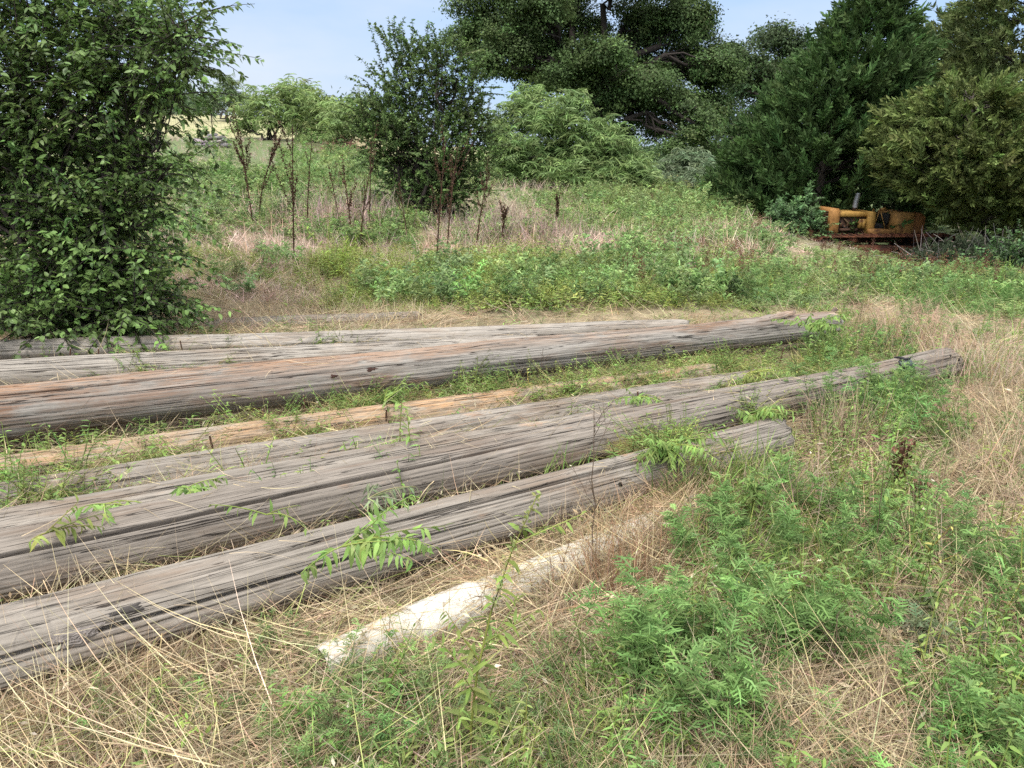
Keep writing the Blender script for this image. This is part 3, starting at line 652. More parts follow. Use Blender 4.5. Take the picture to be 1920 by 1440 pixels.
    lay(dry, DRYF, X[0], X[1], X[2], X[3]*rng.uniform(.7, 1.2, len(X[0])), scz=sh)
    x, y, z, u, v, D = field(21000, 7.5, 37); D = np.where(open_(x, y), 1.0, D)
    g = np.clip(.55+.02*y, .7, 1.5)
    c = rng.uniform(size=len(x)) < (1.05-D)*.9+.25*((v > 470) & (u < 1400))-1.1*np.clip(vnoise(x, y, 1.4, 91)-.5, 0, 1)*(v > 450); X = pick(c, x, y, z, g, u, v)
    X[3] = X[3]*(.55+1.0*vnoise(X[0], X[1], .9, 81)**1.3+.35*(rng.uniform(size=len(X[0])) < .08)); e = rng.uniform(size=len(X[0])); lft = X[4] < 760
    q = (X[5] > 470) & (X[4] < 1400)                                       # yellowish weeds behind the poles
    sh = np.where(X[5] > 540, .75, 1.0)*np.where(X[0]/X[1] > .3, .6, 1)*np.where((X[0]/X[1] > .35) & (X[0]/X[1] < .57) & (X[1] > 10.5), .5, 1)
    k = q & (e < .8); lay(fl, LIMEF, X[0][k], X[1][k], X[2][k], X[3][k]*rng.uniform(.6, 1.1, k.sum()), scz=sh[k])
    k = (~q) & ((lft & (e < .75)) | (~lft & (e < .35))); lay(fl, RAGF, X[0][k], X[1][k], X[2][k], X[3][k]*rng.uniform(.7, 1.2, k.sum()), scz=sh[k])
    k = (~q) & ~((lft & (e < .75)) | (~lft & (e < .35))); lay(fl, LEAFF, X[0][k], X[1][k], X[2][k], X[3][k]*rng.uniform(.7, 1.2, k.sum()), scz=sh[k])
    # low green weeds coming through the straw at the bottom
    n_ = 900; y = rng.uniform(1.35, 2.3, n_); x = rng.uniform(-.75, .35, n_)*y*.9; u, v, _ = project(np.stack([x, y, ground(x, y)], -1)); kk = pole_clear(x, y, 2.3) & (vnoise(x, y, 3.2, 97) > .50) & (rng.uniform(size=n_) < np.where(u > 560, .62, .12)); x, y = x[kk], y[kk]; z = ground(x, y); e = rng.uniform(size=len(x))
    for q, P_, tn in ((e < .4, LEAFN, (1, 1, 1)), ((e >= .4) & (e < .65), GRS, (1, 1, .9)), (e >= .65, RAGN, (1.05, 1.02, 1.1))): lay(grn, P_, x[q], y[q], z[q]+.02, rng.uniform(.4, .85, q.sum()), tj=.25, tint=tn, tilt=.4)
    # straw thrown over the pipe
    A, B, r0, _ = POLES[9]; s_ = np.concatenate([rng.normal(.375, .014, 20), rng.normal(.66, .04, 18), rng.normal(.86, .06, 44)]).clip(.02, 1); p = A+(B-A)*s_[:, None]; p = p+rng.normal(0, .035, p.shape)*np.array([1, 1, 0]); lay(strw, FLAT, p[:, 0], p[:, 1], p[:, 2]+r0-.012, rng.uniform(.35, .8, len(p)), tj=.25, tint=(.95, .88, .82), tilt=.6)
    # taller mixed weeds standing out of the cover behind the poles
    x, y, z, u, v, D = field(1500, 6.5, 16, -.4, .7); t = vnoise(x, y, .9, 95)
    c = (v < 575) & ((x/y < .35) | (y < 10)) & (t > .50) & (D < .9) & (rng.uniform(size=len(x)) < .6); k = c & (rng.uniform(size=len(x)) < .7); c &= ~k
    lay(fl, LEAFF, x[c], y[c], z[c], rng.uniform(.45, .95, c.sum()), tj=.3, tint=(.82, .86, .85)); lay(fl, RAGF, x[k], y[k], z[k], rng.uniform(.6, 1.05, k.sum()), tj=.3, tint=(.95, .97, 1.0))
    x, y, z, u, v, D = field(1700, 10.5, 18, -.5, .8); c = (v < 600) & (x/y < .35) & (vnoise(x, y, 1.1, 96) > .5); lay(dry, DRYF, x[c], y[c], z[c], rng.uniform(.7, 1.25, c.sum()), tj=.25, tint=(1.05, 1, .92))
    # rusty seed heads through the right-hand field
    x, y, z, u, v, D = field(330, 7, 22, .12, .8)
    c = (v < 560) & (vnoise(x, y, .6, 41) > .45); sd_ = MB(); lay(sd_, SEEDF, x[c], y[c], z[c], rng.uniform(.7, 1.1, c.sum()))
    for m_, nm, mt in ((strw, 'straw', M_DRY), (dry, 'dry_grass', M_DRY), (grn, 'green_weeds', M_LEAF), (fl, 'field_weeds', M_LEAF), (sd_, 'rusty_seed_heads', M_DRY)):
        o = m_.build(nm, mt); tag(o, kind='stuff'); 
cover()
# chaff and cut stems lying on and between the poles
def litter():
    mb = MB(); n = 0; base = []; dirs = []
    for (A, B, r0, r1), cnt in zip(POLES, (90, 90, 110, 220, 240, 90, 120, 120, 120, 420)):
        s = rng.uniform(0, 1, cnt); off = rng.normal(0, .55, cnt).clip(-1, 1)
        r = (r0+(r1-r0)*s); d = (B-A)/np.linalg.norm(B-A); Y = np.cross([0, 0, 1.0], d)
        p = A+(B-A)*s[:, None] + Y*(off*r)[:, None]; p[:, 2] += np.sqrt(1-(off*.97)**2)*r + .006
        base.append(p)
    b = np.concatenate(base); N = len(b); k = N//2
    blades(mb, b, rng.uniform(0, 2*PI, N), rng.uniform(.03, .26, N), rng.normal(1.5, .1, N), rng.normal(.08, .25, N), rng.uniform(.0008, .0018, N), col_jit(STRAW, N, .25, .03), 5)
    o = mb.build('straw_litter', M_DRY); tag(o, kind='stuff')
    # mats of cut green weeds in the gutters between poles
    mg = MB(); 
    for (u, v, z, su, sv, n) in ((300, 870, .06, 200, 18, 50), (540, 810, .07, 120, 16, 45), (700, 765, .08, 60, 14, 45), (900, 740, .07, 150, 16, 60), (1060, 740, .07, 120, 16, 70), (1180, 715, .07, 120, 18, 80), (1330, 690, .06, 90, 22, 80), (1400, 720, .08, 70, 12, 40), (150, 905, .05, 150, 14, 30), (1240, 845, .16, 55, 22, 80), (1400, 770, .12, 40, 12, 40), (420, 640, .1, 300, 8, 40), (250, 690, .1, 150, 10, 30), (600, 745, .05, 100, 10, 20), (1530, 690, .05, 60, 30, 40), (100, 940, .08, 90, 12, 25)):
        n = int(n*3.4); uu = rng.normal(u, su*.5, n); vv = rng.normal(v, sv*.5, n)
        P = np.array([plane(a, b_, z) for a, b_ in zip(uu, vv)])
        k = rng.uniform(size=n) < .5
        lay(mg, LEAFN, P[k, 0], P[k, 1], P[k, 2]-.03, rng.uniform(.4, .85, k.sum()), tint=(.95, .92, .9), tj=.28, tilt=.8, scz=rng.choice([.45, .5, 1.0], k.sum()))
        lay(mg, FLAT, P[~k, 0], P[~k, 1], P[~k, 2]-.02, rng.uniform(.4, .8, (~k).sum()), tint=(.9, .95, .7))
    o = mg.build('cut_weeds', M_LEAF); tag(o, kind='stuff')
litter()
#EOF-B
# ------------------------------------------------------------------ trees and shrubs
def limb(p0, p1, sag=.0, wob=.1, K=8):
    p0 = np.asarray(p0, float); p1 = np.asarray(p1, float); s = np.linspace(0, 1, K)[:, None]
    Ld = np.linalg.norm(p1-p0); P = p0*(1-s)+p1*s
    P += np.array([0, 0, 1])*sag*Ld*np.sin(s*PI) + rng.normal(0, wob*Ld/K, (K, 3))*np.sin(s*PI)
    return P
def add_limb(mb, P, r0, r1, C, sides=8): tubes(mb, P[None], np.linspace(r0, r1, len(P)), np.array([C]), sides)
BARK = (.075, .062, .05); DBARK = (.036, .029, .025)
def shell(n, inner=.55): return nrm(rng.normal(size=(n, 3)))*rng.uniform(inner, 1, (n, 1))
def broadleaf(name, label, base, fork, blobs, nclump, nleaf, sig, ll, lw, C, tr, cat='tree', group=None, sub=4, mt=None, full=False, droop=0., lobes=0, inner=.5, bark=BARK, jit=.22, flat=.6):
    """blobs: (u, v, t, ru, rv, depth) ellipsoids of foliage in the crown; limbs run from the fork into each"""
    t = thing(name, label, cat, base, group=group)
    tw, cr = MB(), MB(); base = np.asarray(base, float); fork = np.asarray(fork, float)
    add_limb(tw, limb(base-np.array([0, 0, .2]), fork, 0, .15), tr*1.25, tr*.8, bark, 12)
    tot = sum(b[3]*b[4] for b in blobs)
    for (u, v, tt, ru, rv, dp) in blobs:
        c = at(u, v, tt); rx, rz = ru*tt/FPX, rv*tt/FPX
        P = limb(fork + rng.normal(0, tr*.3, 3), c, .05, .5, 9); add_limb(tw, P, tr*.5, tr*.12, bark, 7)
        m = max(6, int(nclump*ru*rv/tot)); q = shell(m, inner)
        if lobes:
            nl_ = max(3, int(lobes)); lc = shell(nl_, .55)*.62; lk = rng.integers(0, nl_, m); q = lc[lk]+shell(m, .6)*.52
        pc = c + q*np.array([rx, dp, rz])
        for k in range(min(m, sub*2)): add_limb(tw, limb(P[rng.integers(4, 9)], pc[k], .02, .5, 6), tr*.12, tr*.03, bark, 5)
        CC = col_jit(C, m, jit*.6, .05)
        N = m*nleaf; o = rng.normal(0, 1, (N, 3))*np.array([sig, sig, sig*flat])
        pp = np.repeat(pc, nleaf, 0) + o
        dd = nrm(o + rng.normal(0, sig*.6, (N, 3)) + np.array([0, 0, .1-droop])*sig*2)
        nm = nrm(rng.normal(0, .6, (N, 3))+np.array([0, 0, 1.0])) if not lobes else nrm(rng.normal(0, .45, (N, 3))+np.array([0, 0, .5])+np.repeat(nrm(q-lc[lk]), nleaf, 0)*.9)
        if lobes: dd = nrm(np.cross(nm, rng.normal(size=(N, 3))))
        cc = (np.repeat(CC, nleaf, 0)*rng.normal(1, jit, (N, 1)).clip(.5, 1.7)).clip(.004, .8)
        (leaves if full else sleaves)(cr, pp, dd, nm, ll*rng.uniform(.6, 1.25, N), lw*rng.uniform(.6, 1.25, N), cc)
    tw.build('trunk', M_BARK, t, base); cr.build('crown', mt or M_LEAF, t, base)
    return t
OAK = (.088, .138, .048); OAK2 = (.065, .10, .042)
T0 = 33
def bl(L_, t, d=.5, dj=1.2): return [(u, v, t+rng.uniform(-dj, dj), ru, rv, ru*t/FPX*.8) for u, v, ru, rv in L_]
oakb = [(905, 35, 78, 55), (960, 78, 60, 42), (900, 95, 42, 30), (1010, 20, 80, 60), (1090, 25, 80, 60), (1040, 100, 60, 36), (1120, 95, 80, 48), (1180, 40, 80, 60), (1250, 30, 80, 70), (1310, 45, 48, 60), (1200, 120, 75, 50), (1275, 120, 75, 55), (1325, 160, 45, 55),
        (1180, 175, 60, 36), (1260, 195, 80, 44), (1310, 235, 52, 40), (1240, 240, 46, 26), (1275, 268, 44, 22), (1335, 105, 36, 60), (1050, -60, 110, 60), (1180, -70, 130, 70), (960, -30, 80, 50), (1280, -50, 70, 60), (1100, 160, 40, 26), (1345, 285, 26, 18), (1200, 225, 30, 18)]
ob = on_ground(1150, 338); ob = at(1140, 292, T0); ob[2] = gz(ob[0], ob[1])
broadleaf('oak_tree', 'huge dark oak with a broad rounded crown and thick crooked limbs', ob, at(1110, 165, T0+.5), bl(oakb + [(1150, 200, 60, 40), (1100, 130, 60, 40), (1160, 250, 40, 22), (1230, 170, 90, 60), (1000, 135, 70, 40), (1055, 150, 60, 36), (925, 120, 50, 30), (880, 70, 60, 40), (1340, 120, 50, 50), (1345, 200, 45, 50), (1000, 70, 80, 50), (1150, 160, 60, 40)], T0, dj=2.0), 2900, 92, .23, .125, .082, OAK, .40, bark=DBARK, jit=.26, lobes=5)
ob2 = at(1480, 300, 46); ob2[2] = gz(ob2[0], ob2[1])
broadleaf('oak_tree', 'smaller dark oak between the huge oak and the pointed cedar', ob2, at(1465, 220, 46), bl([(1450, 75, 60, 34), (1500, 95, 50, 44), (1420, 115, 55, 40), (1380, 95, 40, 26), (1400, 165, 60, 48), (1470, 150, 60, 55), (1370, 150, 34, 60), (1380, 230, 40, 60), (1440, 230, 60, 50), (1350, 300, 34, 40), (1400, 300, 50, 40)], 46), 560, 60, .32, .2, .13, OAK2, .3, bark=DBARK, lobes=6)

# mesquites: airy crowns of hanging feathery leaves on several leaning stems
MESQ = (.23, .31, .115)
def mesquite(label, base, blobs, nfr, fl, fw, C=MESQ, stems=4, tr=.07, name='mesquite_tree', cat='tree', group='feathery mesquites beyond the field', leaflets=5):
    t = thing(name, label, cat, base, group=group); tw, cr = MB(), MB(); base = np.asarray(base, float)
    tot = sum(b[3]*b[4] for b in blobs)
    for (u, v, tt, ru, rv, dp) in blobs:
        c = at(u, v, tt); rx, rz = ru*tt/FPX, rv*tt/FPX
        P = limb(base+rng.normal(0, .12, 3)*np.array([1, 1, 0]), c, .06, .5, 9); add_limb(tw, P, tr, tr*.2, DBARK, 6)
        m = max(10, int(nfr*ru*rv/tot)); q = shell(m, .3); pc = c+q*np.array([rx, dp, rz])
        for k in range(min(m, 7)): add_limb(tw, limb(P[rng.integers(4, 9)], pc[k], .05, .5, 6), tr*.3, tr*.06, DBARK, 4)
        # each frond: a drooping rib with hanging strips of leaflets
        phi = rng.uniform(0, 2*PI, m); A = arcs(pc, phi, fl*rng.uniform(.7, 1.4, m), rng.uniform(.3, 1.2, m), rng.uniform(.9, 2.0, m), 5)
        C0 = col_jit(C, m, .2, .05)
        ribbons(cr, A, np.full((m, 5), fw*.35), C0)
        for q_ in range(leaflets):
            f = np.full(m, (q_+.5)/leaflets)
            i = (f*4).astype(int)[0]; fr = f[0]*4-i; p = A[:, i]*(1-fr)+A[:, i+1]*fr
            for sg in (-1, 1):
                a = phi+sg*PI/2+rng.normal(0, .35, m)
                B = arcs(p, a, fl*.55*rng.uniform(.6, 1.2, m), rng.uniform(1.1, 2.2, m), rng.uniform(.4, 1.0, m), 3)
                ribbons(cr, B, np.tile(np.array([[fw*.6, fw, fw*.25]]), (m, 1)), C0*rng.normal(1, .1, (m, 1)))
    tw.build('trunk', M_BARK, t, base); cr.build('crown', M_LEAF, t, base); return t
mb_ = at(1130, 335, 25); mb_[2] = gz(mb_[0], mb_[1])
mesquite('wide feathery light green mesquite thicket in front of the huge oak', mb_, bl([(985, 215, 60, 40), (1050, 225, 70, 42), (1030, 290, 80, 50), (1110, 270, 70, 50), (960, 290, 50, 50), (1160, 300, 60, 44), (1080, 325, 90, 30), (1190, 325, 46, 26), (1000, 185, 35, 22), (1075, 190, 30, 22), (930, 250, 30, 40), (970, 335, 50, 20)], 25, dj=1), 2300, .45, .020, C=(.19, .275, .10))
mb_ = at(1300, 345, 27); mb_[2] = gz(mb_[0], mb_[1])
mesquite('grey green low mesquite bush under the right edge of the huge oak', mb_, bl([(1240, 325, 40, 24), (1290, 310, 45, 36), (1330, 330, 40, 30), (1270, 342, 60, 16)], 27), 700, .40, .018, C=(.17, .23, .13), tr=.04)
mb_ = on_ground(505, 283)
def msq(label, bu, bv, t, L_, n, **k):
    b = at(bu, bv, t); b[2] = gz(b[0], b[1]); return mesquite(label, b, bl(L_, t, dj=.8), n, .55, .024, **k)
msq('open mesquite with leaning dark stems before the pale pasture', 505, 285, 34, [(470, 215, 36, 30), (500, 190, 40, 28), (540, 185, 36, 34), (515, 225, 40, 24), (455, 240, 22, 18), (560, 215, 26, 26), (530, 160, 16, 12)], 400, tr=.06)
msq('mesquite with a wispy double top, second from the pale pasture', 560, 290, 36, [(570, 170, 22, 18), (590, 200, 36, 30), (610, 230, 36, 28), (560, 240, 30, 24), (600, 255, 40, 20)], 330, tr=.05)
msq('low rounded mesquite beside the dark leafy shrub', 640, 292, 33, [(640, 225, 36, 34), (670, 215, 36, 36), (640, 262, 40, 20), (690, 240, 30, 34), (610, 205, 26, 18)], 380, tr=.05)
msq('bushy mesquite standing at the edge of the fenced pasture', 430, 235, 52, [(430, 165, 26, 24), (410, 190, 34, 22), (445, 195, 34, 26), (385, 200, 24, 18)], 420, C=(.13, .19, .085))
FAR = (.11, .165, .085)
for i, (u, v, t, lab) in enumerate(((335, 195, 95, 'far hedgerow tree low beyond the pasture, left end'), (365, 185, 100, 'far tree beyond the pasture, darkest of the hedgerow'), (300, 190, 90, 'far rounded tree beyond the pasture behind the leafy bush'), (640, 210, 85, 'far tree peeping over the wispy mesquites'), (720, 235, 80, 'far tree behind the dark leafy shrub'), (575, 205, 88, 'far tree seen through the mesquite stems'), (250, 195, 92, 'far tree mostly hidden by the leafy bush'))):
    b = at(u, 232, t); b[2] = gz(b[0], b[1])
    broadleaf('far_tree', lab, b, at(u, v+20, t), bl([(u, v, 30, 20), (u-22, v+16, 24, 18), (u+22, v+14, 24, 18), (u, v+26, 34, 14)], t), 70, 30, .8, .5, .32, FAR, .2, group='trees along the far hedgerow')
for i, (u, v, t, lab) in enumerate(((1185, 290, 70, 'far pale green tree in the gap under the huge oak'), (1250, 300, 75, 'far bluish tree behind the low mesquite'), (1130, 290, 80, 'far tree behind the mesquite thicket'), (1330, 290, 70, 'far tree between oak and cedar'))):
    b = at(u, 318, t); b[2] = gz(b[0], b[1])
    broadleaf('far_tree', lab, b, at(u, v+8, t), bl([(u, v, 40, 16), (u-30, v+12, 30, 14), (u+30, v+12, 30, 14)], t), 60, 30, .7, .45, .3, (.085, .13, .06), .2, group='trees along the far hedgerow')

# cedars: plumes of upright scaly sprays
def P_plume(mb, n=26, C=(1, 1, 1)):
    s = np.linspace(.05, 1, n); ph = np.arange(n)*2.4
    P0 = np.stack([np.zeros(n), np.zeros(n), s*.8], -1) + rng.normal(0, .03, (n, 3)); 
    A = arcs(P0, ph+rng.normal(0, .3, n), .34*(1.15-.7*s)*rng.uniform(.7, 1.2, n), rng.uniform(.5, 1.0, n), rng.normal(-.3, .2, n), 3)
    ribbons(mb, A, np.tile(np.array([[.022, .032, .008]]), (n, 1)), col_jit(C, n, .15, .04)*(1+.25*s[:, None]))
PLUMES = [proto(P_plume) for _ in range(5)]
def cedar(label, base, prof, t, n, sc, C, up=.9, hole=None, group='cedars on the right', tr=.16, inner=.35, top=None, skip=.0, dz=1.0):
    """prof: (v, u centre, half width) rows of the outline, taken as a body of revolution with lobes"""
    th = thing('cedar_tree', label, 'tree', base, group=group); tw, cr = MB(), MB(); base = np.asarray(base, float)
    v_, u_, h_ = np.array(prof, float).T; o = np.argsort(v_); v_, u_, h_ = v_[o], u_[o], h_[o]
    ax = np.array([at(a, b, t) for a, b in zip(u_, v_)])
    zt = ax[0, 2]
    P = np.array([base-[0, 0, .2]] + [[np.interp(z, ax[::-1, 2], ax[::-1, 0])*.6+base[0]*.4, base[1], z] for z in np.linspace(base[2]+.5, zt, 8)]); add_limb(tw, P, tr, .015, BARK, 9)
    A = np.maximum(h_, 8); vv = rng.choice(np.linspace(v_[0], v_[-1], 400), n*2, p=(lambda q: q/q.sum())(np.interp(np.linspace(v_[0], v_[-1], 400), v_, A)))
    hw = np.interp(vv, v_, h_)*t/FPX; cu = np.interp(vv, v_, u_); c = np.array([at(a, b, t) for a, b in zip(cu, vv)]); c[:, 1] = np.interp(vv, v_, np.linspace(base[1], base[1], len(v_)))
    phi = rng.uniform(-PI, PI, n*2)
    lob = .60 + .50*vnoise(phi*2.2+10, vv*.03, 1, 51) + .34*vnoise(phi*5, vv*.075, 1, 52)
    rad = np.sqrt(rng.uniform(inner**2, 1, n*2))
    keep = rng.uniform(size=n*2) > skip*(vnoise(phi*2.6+3, vv*.028, 1, 53) < .5)
    p = c + np.stack([np.cos(phi)*hw*rad*lob, np.sin(phi)*hw*rad*lob*dz, rng.normal(0, .05, n*2)], -1)
    if hole is not None:
        u2, v2, _ = project(p); keep &= ~((((u2-hole[0])/hole[2])**2+((v2-hole[1])/hole[3])**2 < 1) & (p[:, 1] < base[1]+hole[4]) & (rng.uniform(size=n*2) < hole[5]))
    keep &= p[:, 2] > ground(p[:, 0], p[:, 1])+.1
    p, phi, rad = p[keep][:n], phi[keep][:n], rad[keep][:n]; m = len(p)
    D = np.stack([np.cos(phi), np.sin(phi), np.full(m, up)], -1)+rng.normal(0, .36, (m, 3))
    k = rng.integers(0, 5, m); S = sc*rng.uniform(.6, 1.5, m)
    cm = np.array(C)*rng.normal(1, .2, (m, 1)).clip(.55, 1.6)*rng.normal(1, .05, (m, 3))
    for i in range(5):
        q = k == i; tile_dir(cr, PLUMES[i], p[q], D[q], S[q], cm[q])
    nb = min(m, 110)
    for i in range(nb):
        st = np.array([P[4][0], base[1], max(base[2]+.3, p[i][2]-.25*np.hypot(*(p[i]-base)[:2])-.1)]); st[0] = np.interp(st[2], P[:, 2], P[:, 0])
        add_limb(tw, limb(st, p[i], .0, .4, 6), .028, .008, DBARK, 5)
    tw.build('trunk', M_BARK, th, base); cr.build('crown', M_CEDAR, th, base); return th
def tbase(u, v, t): b = at(u, v, t); b[2] = gz(b[0], b[1]); return b
CED = (.060, .108, .034); CEDY = (.128, .168, .052); CEDO = (.13, .172, .062)
cedar('dark green pointed cedar behind the yellow bulldozer', tbase(1548, 430, 21), [(-45, 1600, 18), (20, 1596, 28), (70, 1592, 46), (120, 1580, 78), (170, 1562, 98), (230, 1540, 122), (290, 1522, 145), (340, 1512, 162), (390, 1508, 168), (425, 1505, 160), (440, 1495, 140)], 21, 3000, .62, CED, hole=(1600, 365, 85, 75, .8, .9), inner=.4)
cedar('rounded yellow green cedar in front, its boughs hanging over the bulldozer seat', tbase(1775, 430, 17.5), [(168, 1790, 36), (198, 1785, 85), (240, 1785, 115), (275, 1785, 130), (305, 1792, 134), (335, 1808, 130), (358, 1832, 118), (380, 1858, 100), (402, 1880, 80), (425, 1900, 55)], 17.5, 2200, .50, CEDY, up=.35, inner=.5, skip=.55)
cedar('tall olive green cedar with loose open boughs at the right edge', tbase(1880, 430, 22), [(-120, 1890, 80), (-40, 1885, 115), (30, 1875, 125), (90, 1865, 140), (150, 1870, 150), (230, 1890, 150), (300, 1900, 150), (380, 1900, 130), (440, 1900, 120)], 22, 3000, .60, CEDO, up=.4, inner=.3, skip=.5)
cedar('bluish cedar peeking between the pointed cedar and the tall olive cedar', tbase(1735, 400, 27), [(50, 1728, 12), (90, 1725, 44), (140, 1735, 80), (200, 1740, 100), (280, 1745, 110), (380, 1745, 110)], 27, 1300, .7, (.09, .135, .055), up=.7, skip=.3)
cedar('dark cedar closing the gap behind the bulldozer', tbase(1660, 400, 30), [(180, 1680, 60), (260, 1660, 120), (340, 1660, 140), (400, 1660, 140)], 30, 1100, .8, (.05, .08, .03), up=.5)

# small-leaved bushy shrub in the middle
def shrub(name, label, cat, base, blobs, ntwig, tl, nl, ll, lw, C, stems=6, sr=.035, up=.7, group=None, mt=None, full=True, inner=.2, bark=DBARK, extra=(), twr=.006, tipc=1.4, droop=0.):
    t = thing(name, label, cat, base, group=group); tw, cr = MB(), MB(); base = np.asarray(base, float)
    tot = sum(b[3]*b[4] for b in blobs); paths = []
    for (u, v, tt, ru, rv, dp) in blobs:
        c = at(u, v, tt); rx, rz = ru*tt/FPX, rv*tt/FPX
        P = limb(base+rng.normal(0, .15, 3)*np.array([1, 1, 0]), c, .03, .4, 9); add_limb(tw, P, sr, sr*.3, bark, 6)
        m = max(6, int(ntwig*ru*rv/tot)); q = shell(m, inner); pc = c+q*np.array([rx, dp, rz])
        D = nrm(q*np.array([1, 1, .8])+np.array([0, 0, up])+rng.normal(0, .4, (m, 3)))
        for k in range(m): paths.append((pc[k], D[k], tl*rng.uniform(.6, 1.3)))
        for k in range(min(m, 9)): add_limb(tw, limb(P[rng.integers(3, 9)], pc[k], .02, .4, 6), sr*.35, sr*.12, bark, 4)
    for e in extra: paths.append((np.asarray(e[0], float), nrm(np.asarray(e[1], float)), e[2]))
    m = len(paths); p0 = np.array([p[0] for p in paths]); D = np.array([p[1] for p in paths]); Ls = np.array([p[2] for p in paths])
    s = np.linspace(0, 1, 6)[None, :, None]
    bend = rng.normal(0, .15, (m, 1, 3)) + np.array([0, 0, -.18-droop])
    SP = p0[:, None]+D[:, None]*s*Ls[:, None, None]+bend*(s**2)*Ls[:, None, None]
    tubes(tw, SP, np.outer(np.ones(m), np.linspace(twr, twr*.3, 6)), col_jit(bark, m), 4)
    CC = col_jit(C, m, .18, .05)
    for k in range(m):
        n = max(4, int(nl*Ls[k]/tl)); f = rng.uniform(0.02, 1, n); p, T = polyat(SP[k], f)
        d = out_dirs(T, n, .7)+np.array([0, 0, -.15-droop]); nm = nrm(rng.normal(0, .4, (n, 3))+np.array([0, 0, 1]))
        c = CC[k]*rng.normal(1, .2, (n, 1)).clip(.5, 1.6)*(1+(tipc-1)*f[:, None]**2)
        (leaves if full else sleaves)(cr, p+rng.normal(0, ll*.1, (n, 3)), d, nm, ll*rng.uniform(.6, 1.25, n), lw*rng.uniform(.6, 1.25, n), c.clip(.004, .8))
    tw.build('stems', M_BARK, t, base); cr.build('foliage', mt or M_LEAF, t, base); return t
tS = 14.5
sb = at(812, 425, tS); sb[2] = gz(sb[0], sb[1])
ext = [(at(u, v, tS+rng.uniform(-.5, .5)), np.array([dx, rng.normal(0, .2), dz]), L_) for u, v, dx, dz, L_ in ((760, 110, -.15, 1, .9), (745, 95, -.1, 1, .75), (720, 130, -.3, 1, .9), (700, 170, -.9, .55, .6), (690, 190, -1, .3, .6), (860, 90, .2, 1, .7), (800, 90, .1, 1, .6), (680, 220, -1, .25, .5), (900, 130, .5, .8, .5), (775, 80, 0, 1, .4), (660, 260, -1, -.1, .4), (690, 300, -1, -.2, .5), (930, 200, 1, .3, .5))]
shrub('leafy_shrub', 'bushy dark green small leaved shrub standing alone in the middle of the field', 'shrub', sb,
      bl([(760, 120, 60, 60), (830, 120, 60, 50), (870, 160, 50, 60), (770, 190, 90, 60), (850, 230, 80, 60), (730, 230, 60, 60), (780, 270, 100, 60), (870, 300, 70, 50), (760, 330, 70, 46), (830, 350, 80, 50), (810, 395, 55, 36), (720, 290, 46, 40), (900, 240, 40, 50), (700, 240, 40, 40), (800, 380, 70, 50), (860, 330, 60, 60)], tS, dj=.4), 1300, .46, 48, .058, .033, (.095, .15, .05), sr=.04, extra=ext, inner=.25)

# big broad-leaved bush at the left edge
tB = 6.6
bb = at(110, 630, tB); bb[2] = gz(bb[0], bb[1])
ext = [(at(u, v, t_), np.array([dx, dy, dz]), L_) for u, v, t_, dx, dy, dz, L_ in ((150, 105, 6.0, 1, -.1, .34, 1.05), (190, 100, 6.1, 1, .1, .25, 1.0), (180, 130, 6.0, 1, 0, .1, .9), (250, 70, 6.3, 1, .1, .30, .8), (220, 170, 6.2, 1, -.2, .0, .85), (230, 150, 6.4, 1, .2, -.05, .8), (240, 250, 6.3, 1, 0, -.3, .8), (250, 330, 6.2, 1, .1, -.1, .8), (220, 340, 6.0, 1, -.2, .05, .75), (200, 520, 6.2, 1, -.2, .1, .8), (230, 560, 6.3, 1, .1, .12, .8), (170, 470, 6.0, 1, -.3, .2, .8), (280, 200, 6.4, 1, .2, .2, .5), (120, 60, 6, .5, 0, 1, .8), (200, 40, 6.2, .5, .1, 1, .7), (260, 20, 6.3, .6, 0, .9, .6), (330, 60, 6.3, .8, 0, .6, .4))] + [(at(rng.uniform(200, 350), rng.uniform(-10, 190), rng.uniform(5.9, 6.5)), np.array([1, rng.normal(0, .3), rng.uniform(-.2, .7)]), rng.uniform(.35, .7)) for _ in range(26)] + [(at(rng.uniform(220, 320), rng.uniform(260, 560), rng.uniform(5.9, 6.4)), np.array([1, rng.normal(0, .3), rng.uniform(-.3, .3)]), rng.uniform(.35, .65)) for _ in range(16)]
shrub('leafy_bush', 'large dark green broad leaved bush with arching branches at the left edge', 'bush', bb,
      bl([(60, 40, 130, 90), (190, 60, 100, 70), (260, 60, 80, 50), (290, 120, 70, 60), (60, 170, 140, 100), (200, 170, 110, 80), (250, 200, 70, 50), (60, 300, 130, 100), (190, 290, 100, 80), (250, 310, 60, 50), (50, 430, 130, 100), (170, 420, 110, 90), (230, 420, 60, 70), (60, 550, 130, 70), (190, 550, 110, 70), (250, 540, 60, 50), (-120, 200, 140, 200), (-120, 450, 140, 150), (50, -90, 160, 80), (240, -60, 120, 60), (310, 570, 36, 24)], tB, dj=.5)+bl([(60, 610, 120, 40), (180, 605, 110, 40), (240, 590, 70, 40), (120, 520, 120, 60), (340, 70, 50, 46), (345, 130, 40, 40), (320, 310, 26, 30)], 6.1, dj=.2), 3000, .46, 24, .058, .033, (.095, .155, .045), sr=.02, up=.35, extra=ext, inner=.15, mt=M_GLOSS, twr=.005, tipc=1.55, droop=.1)

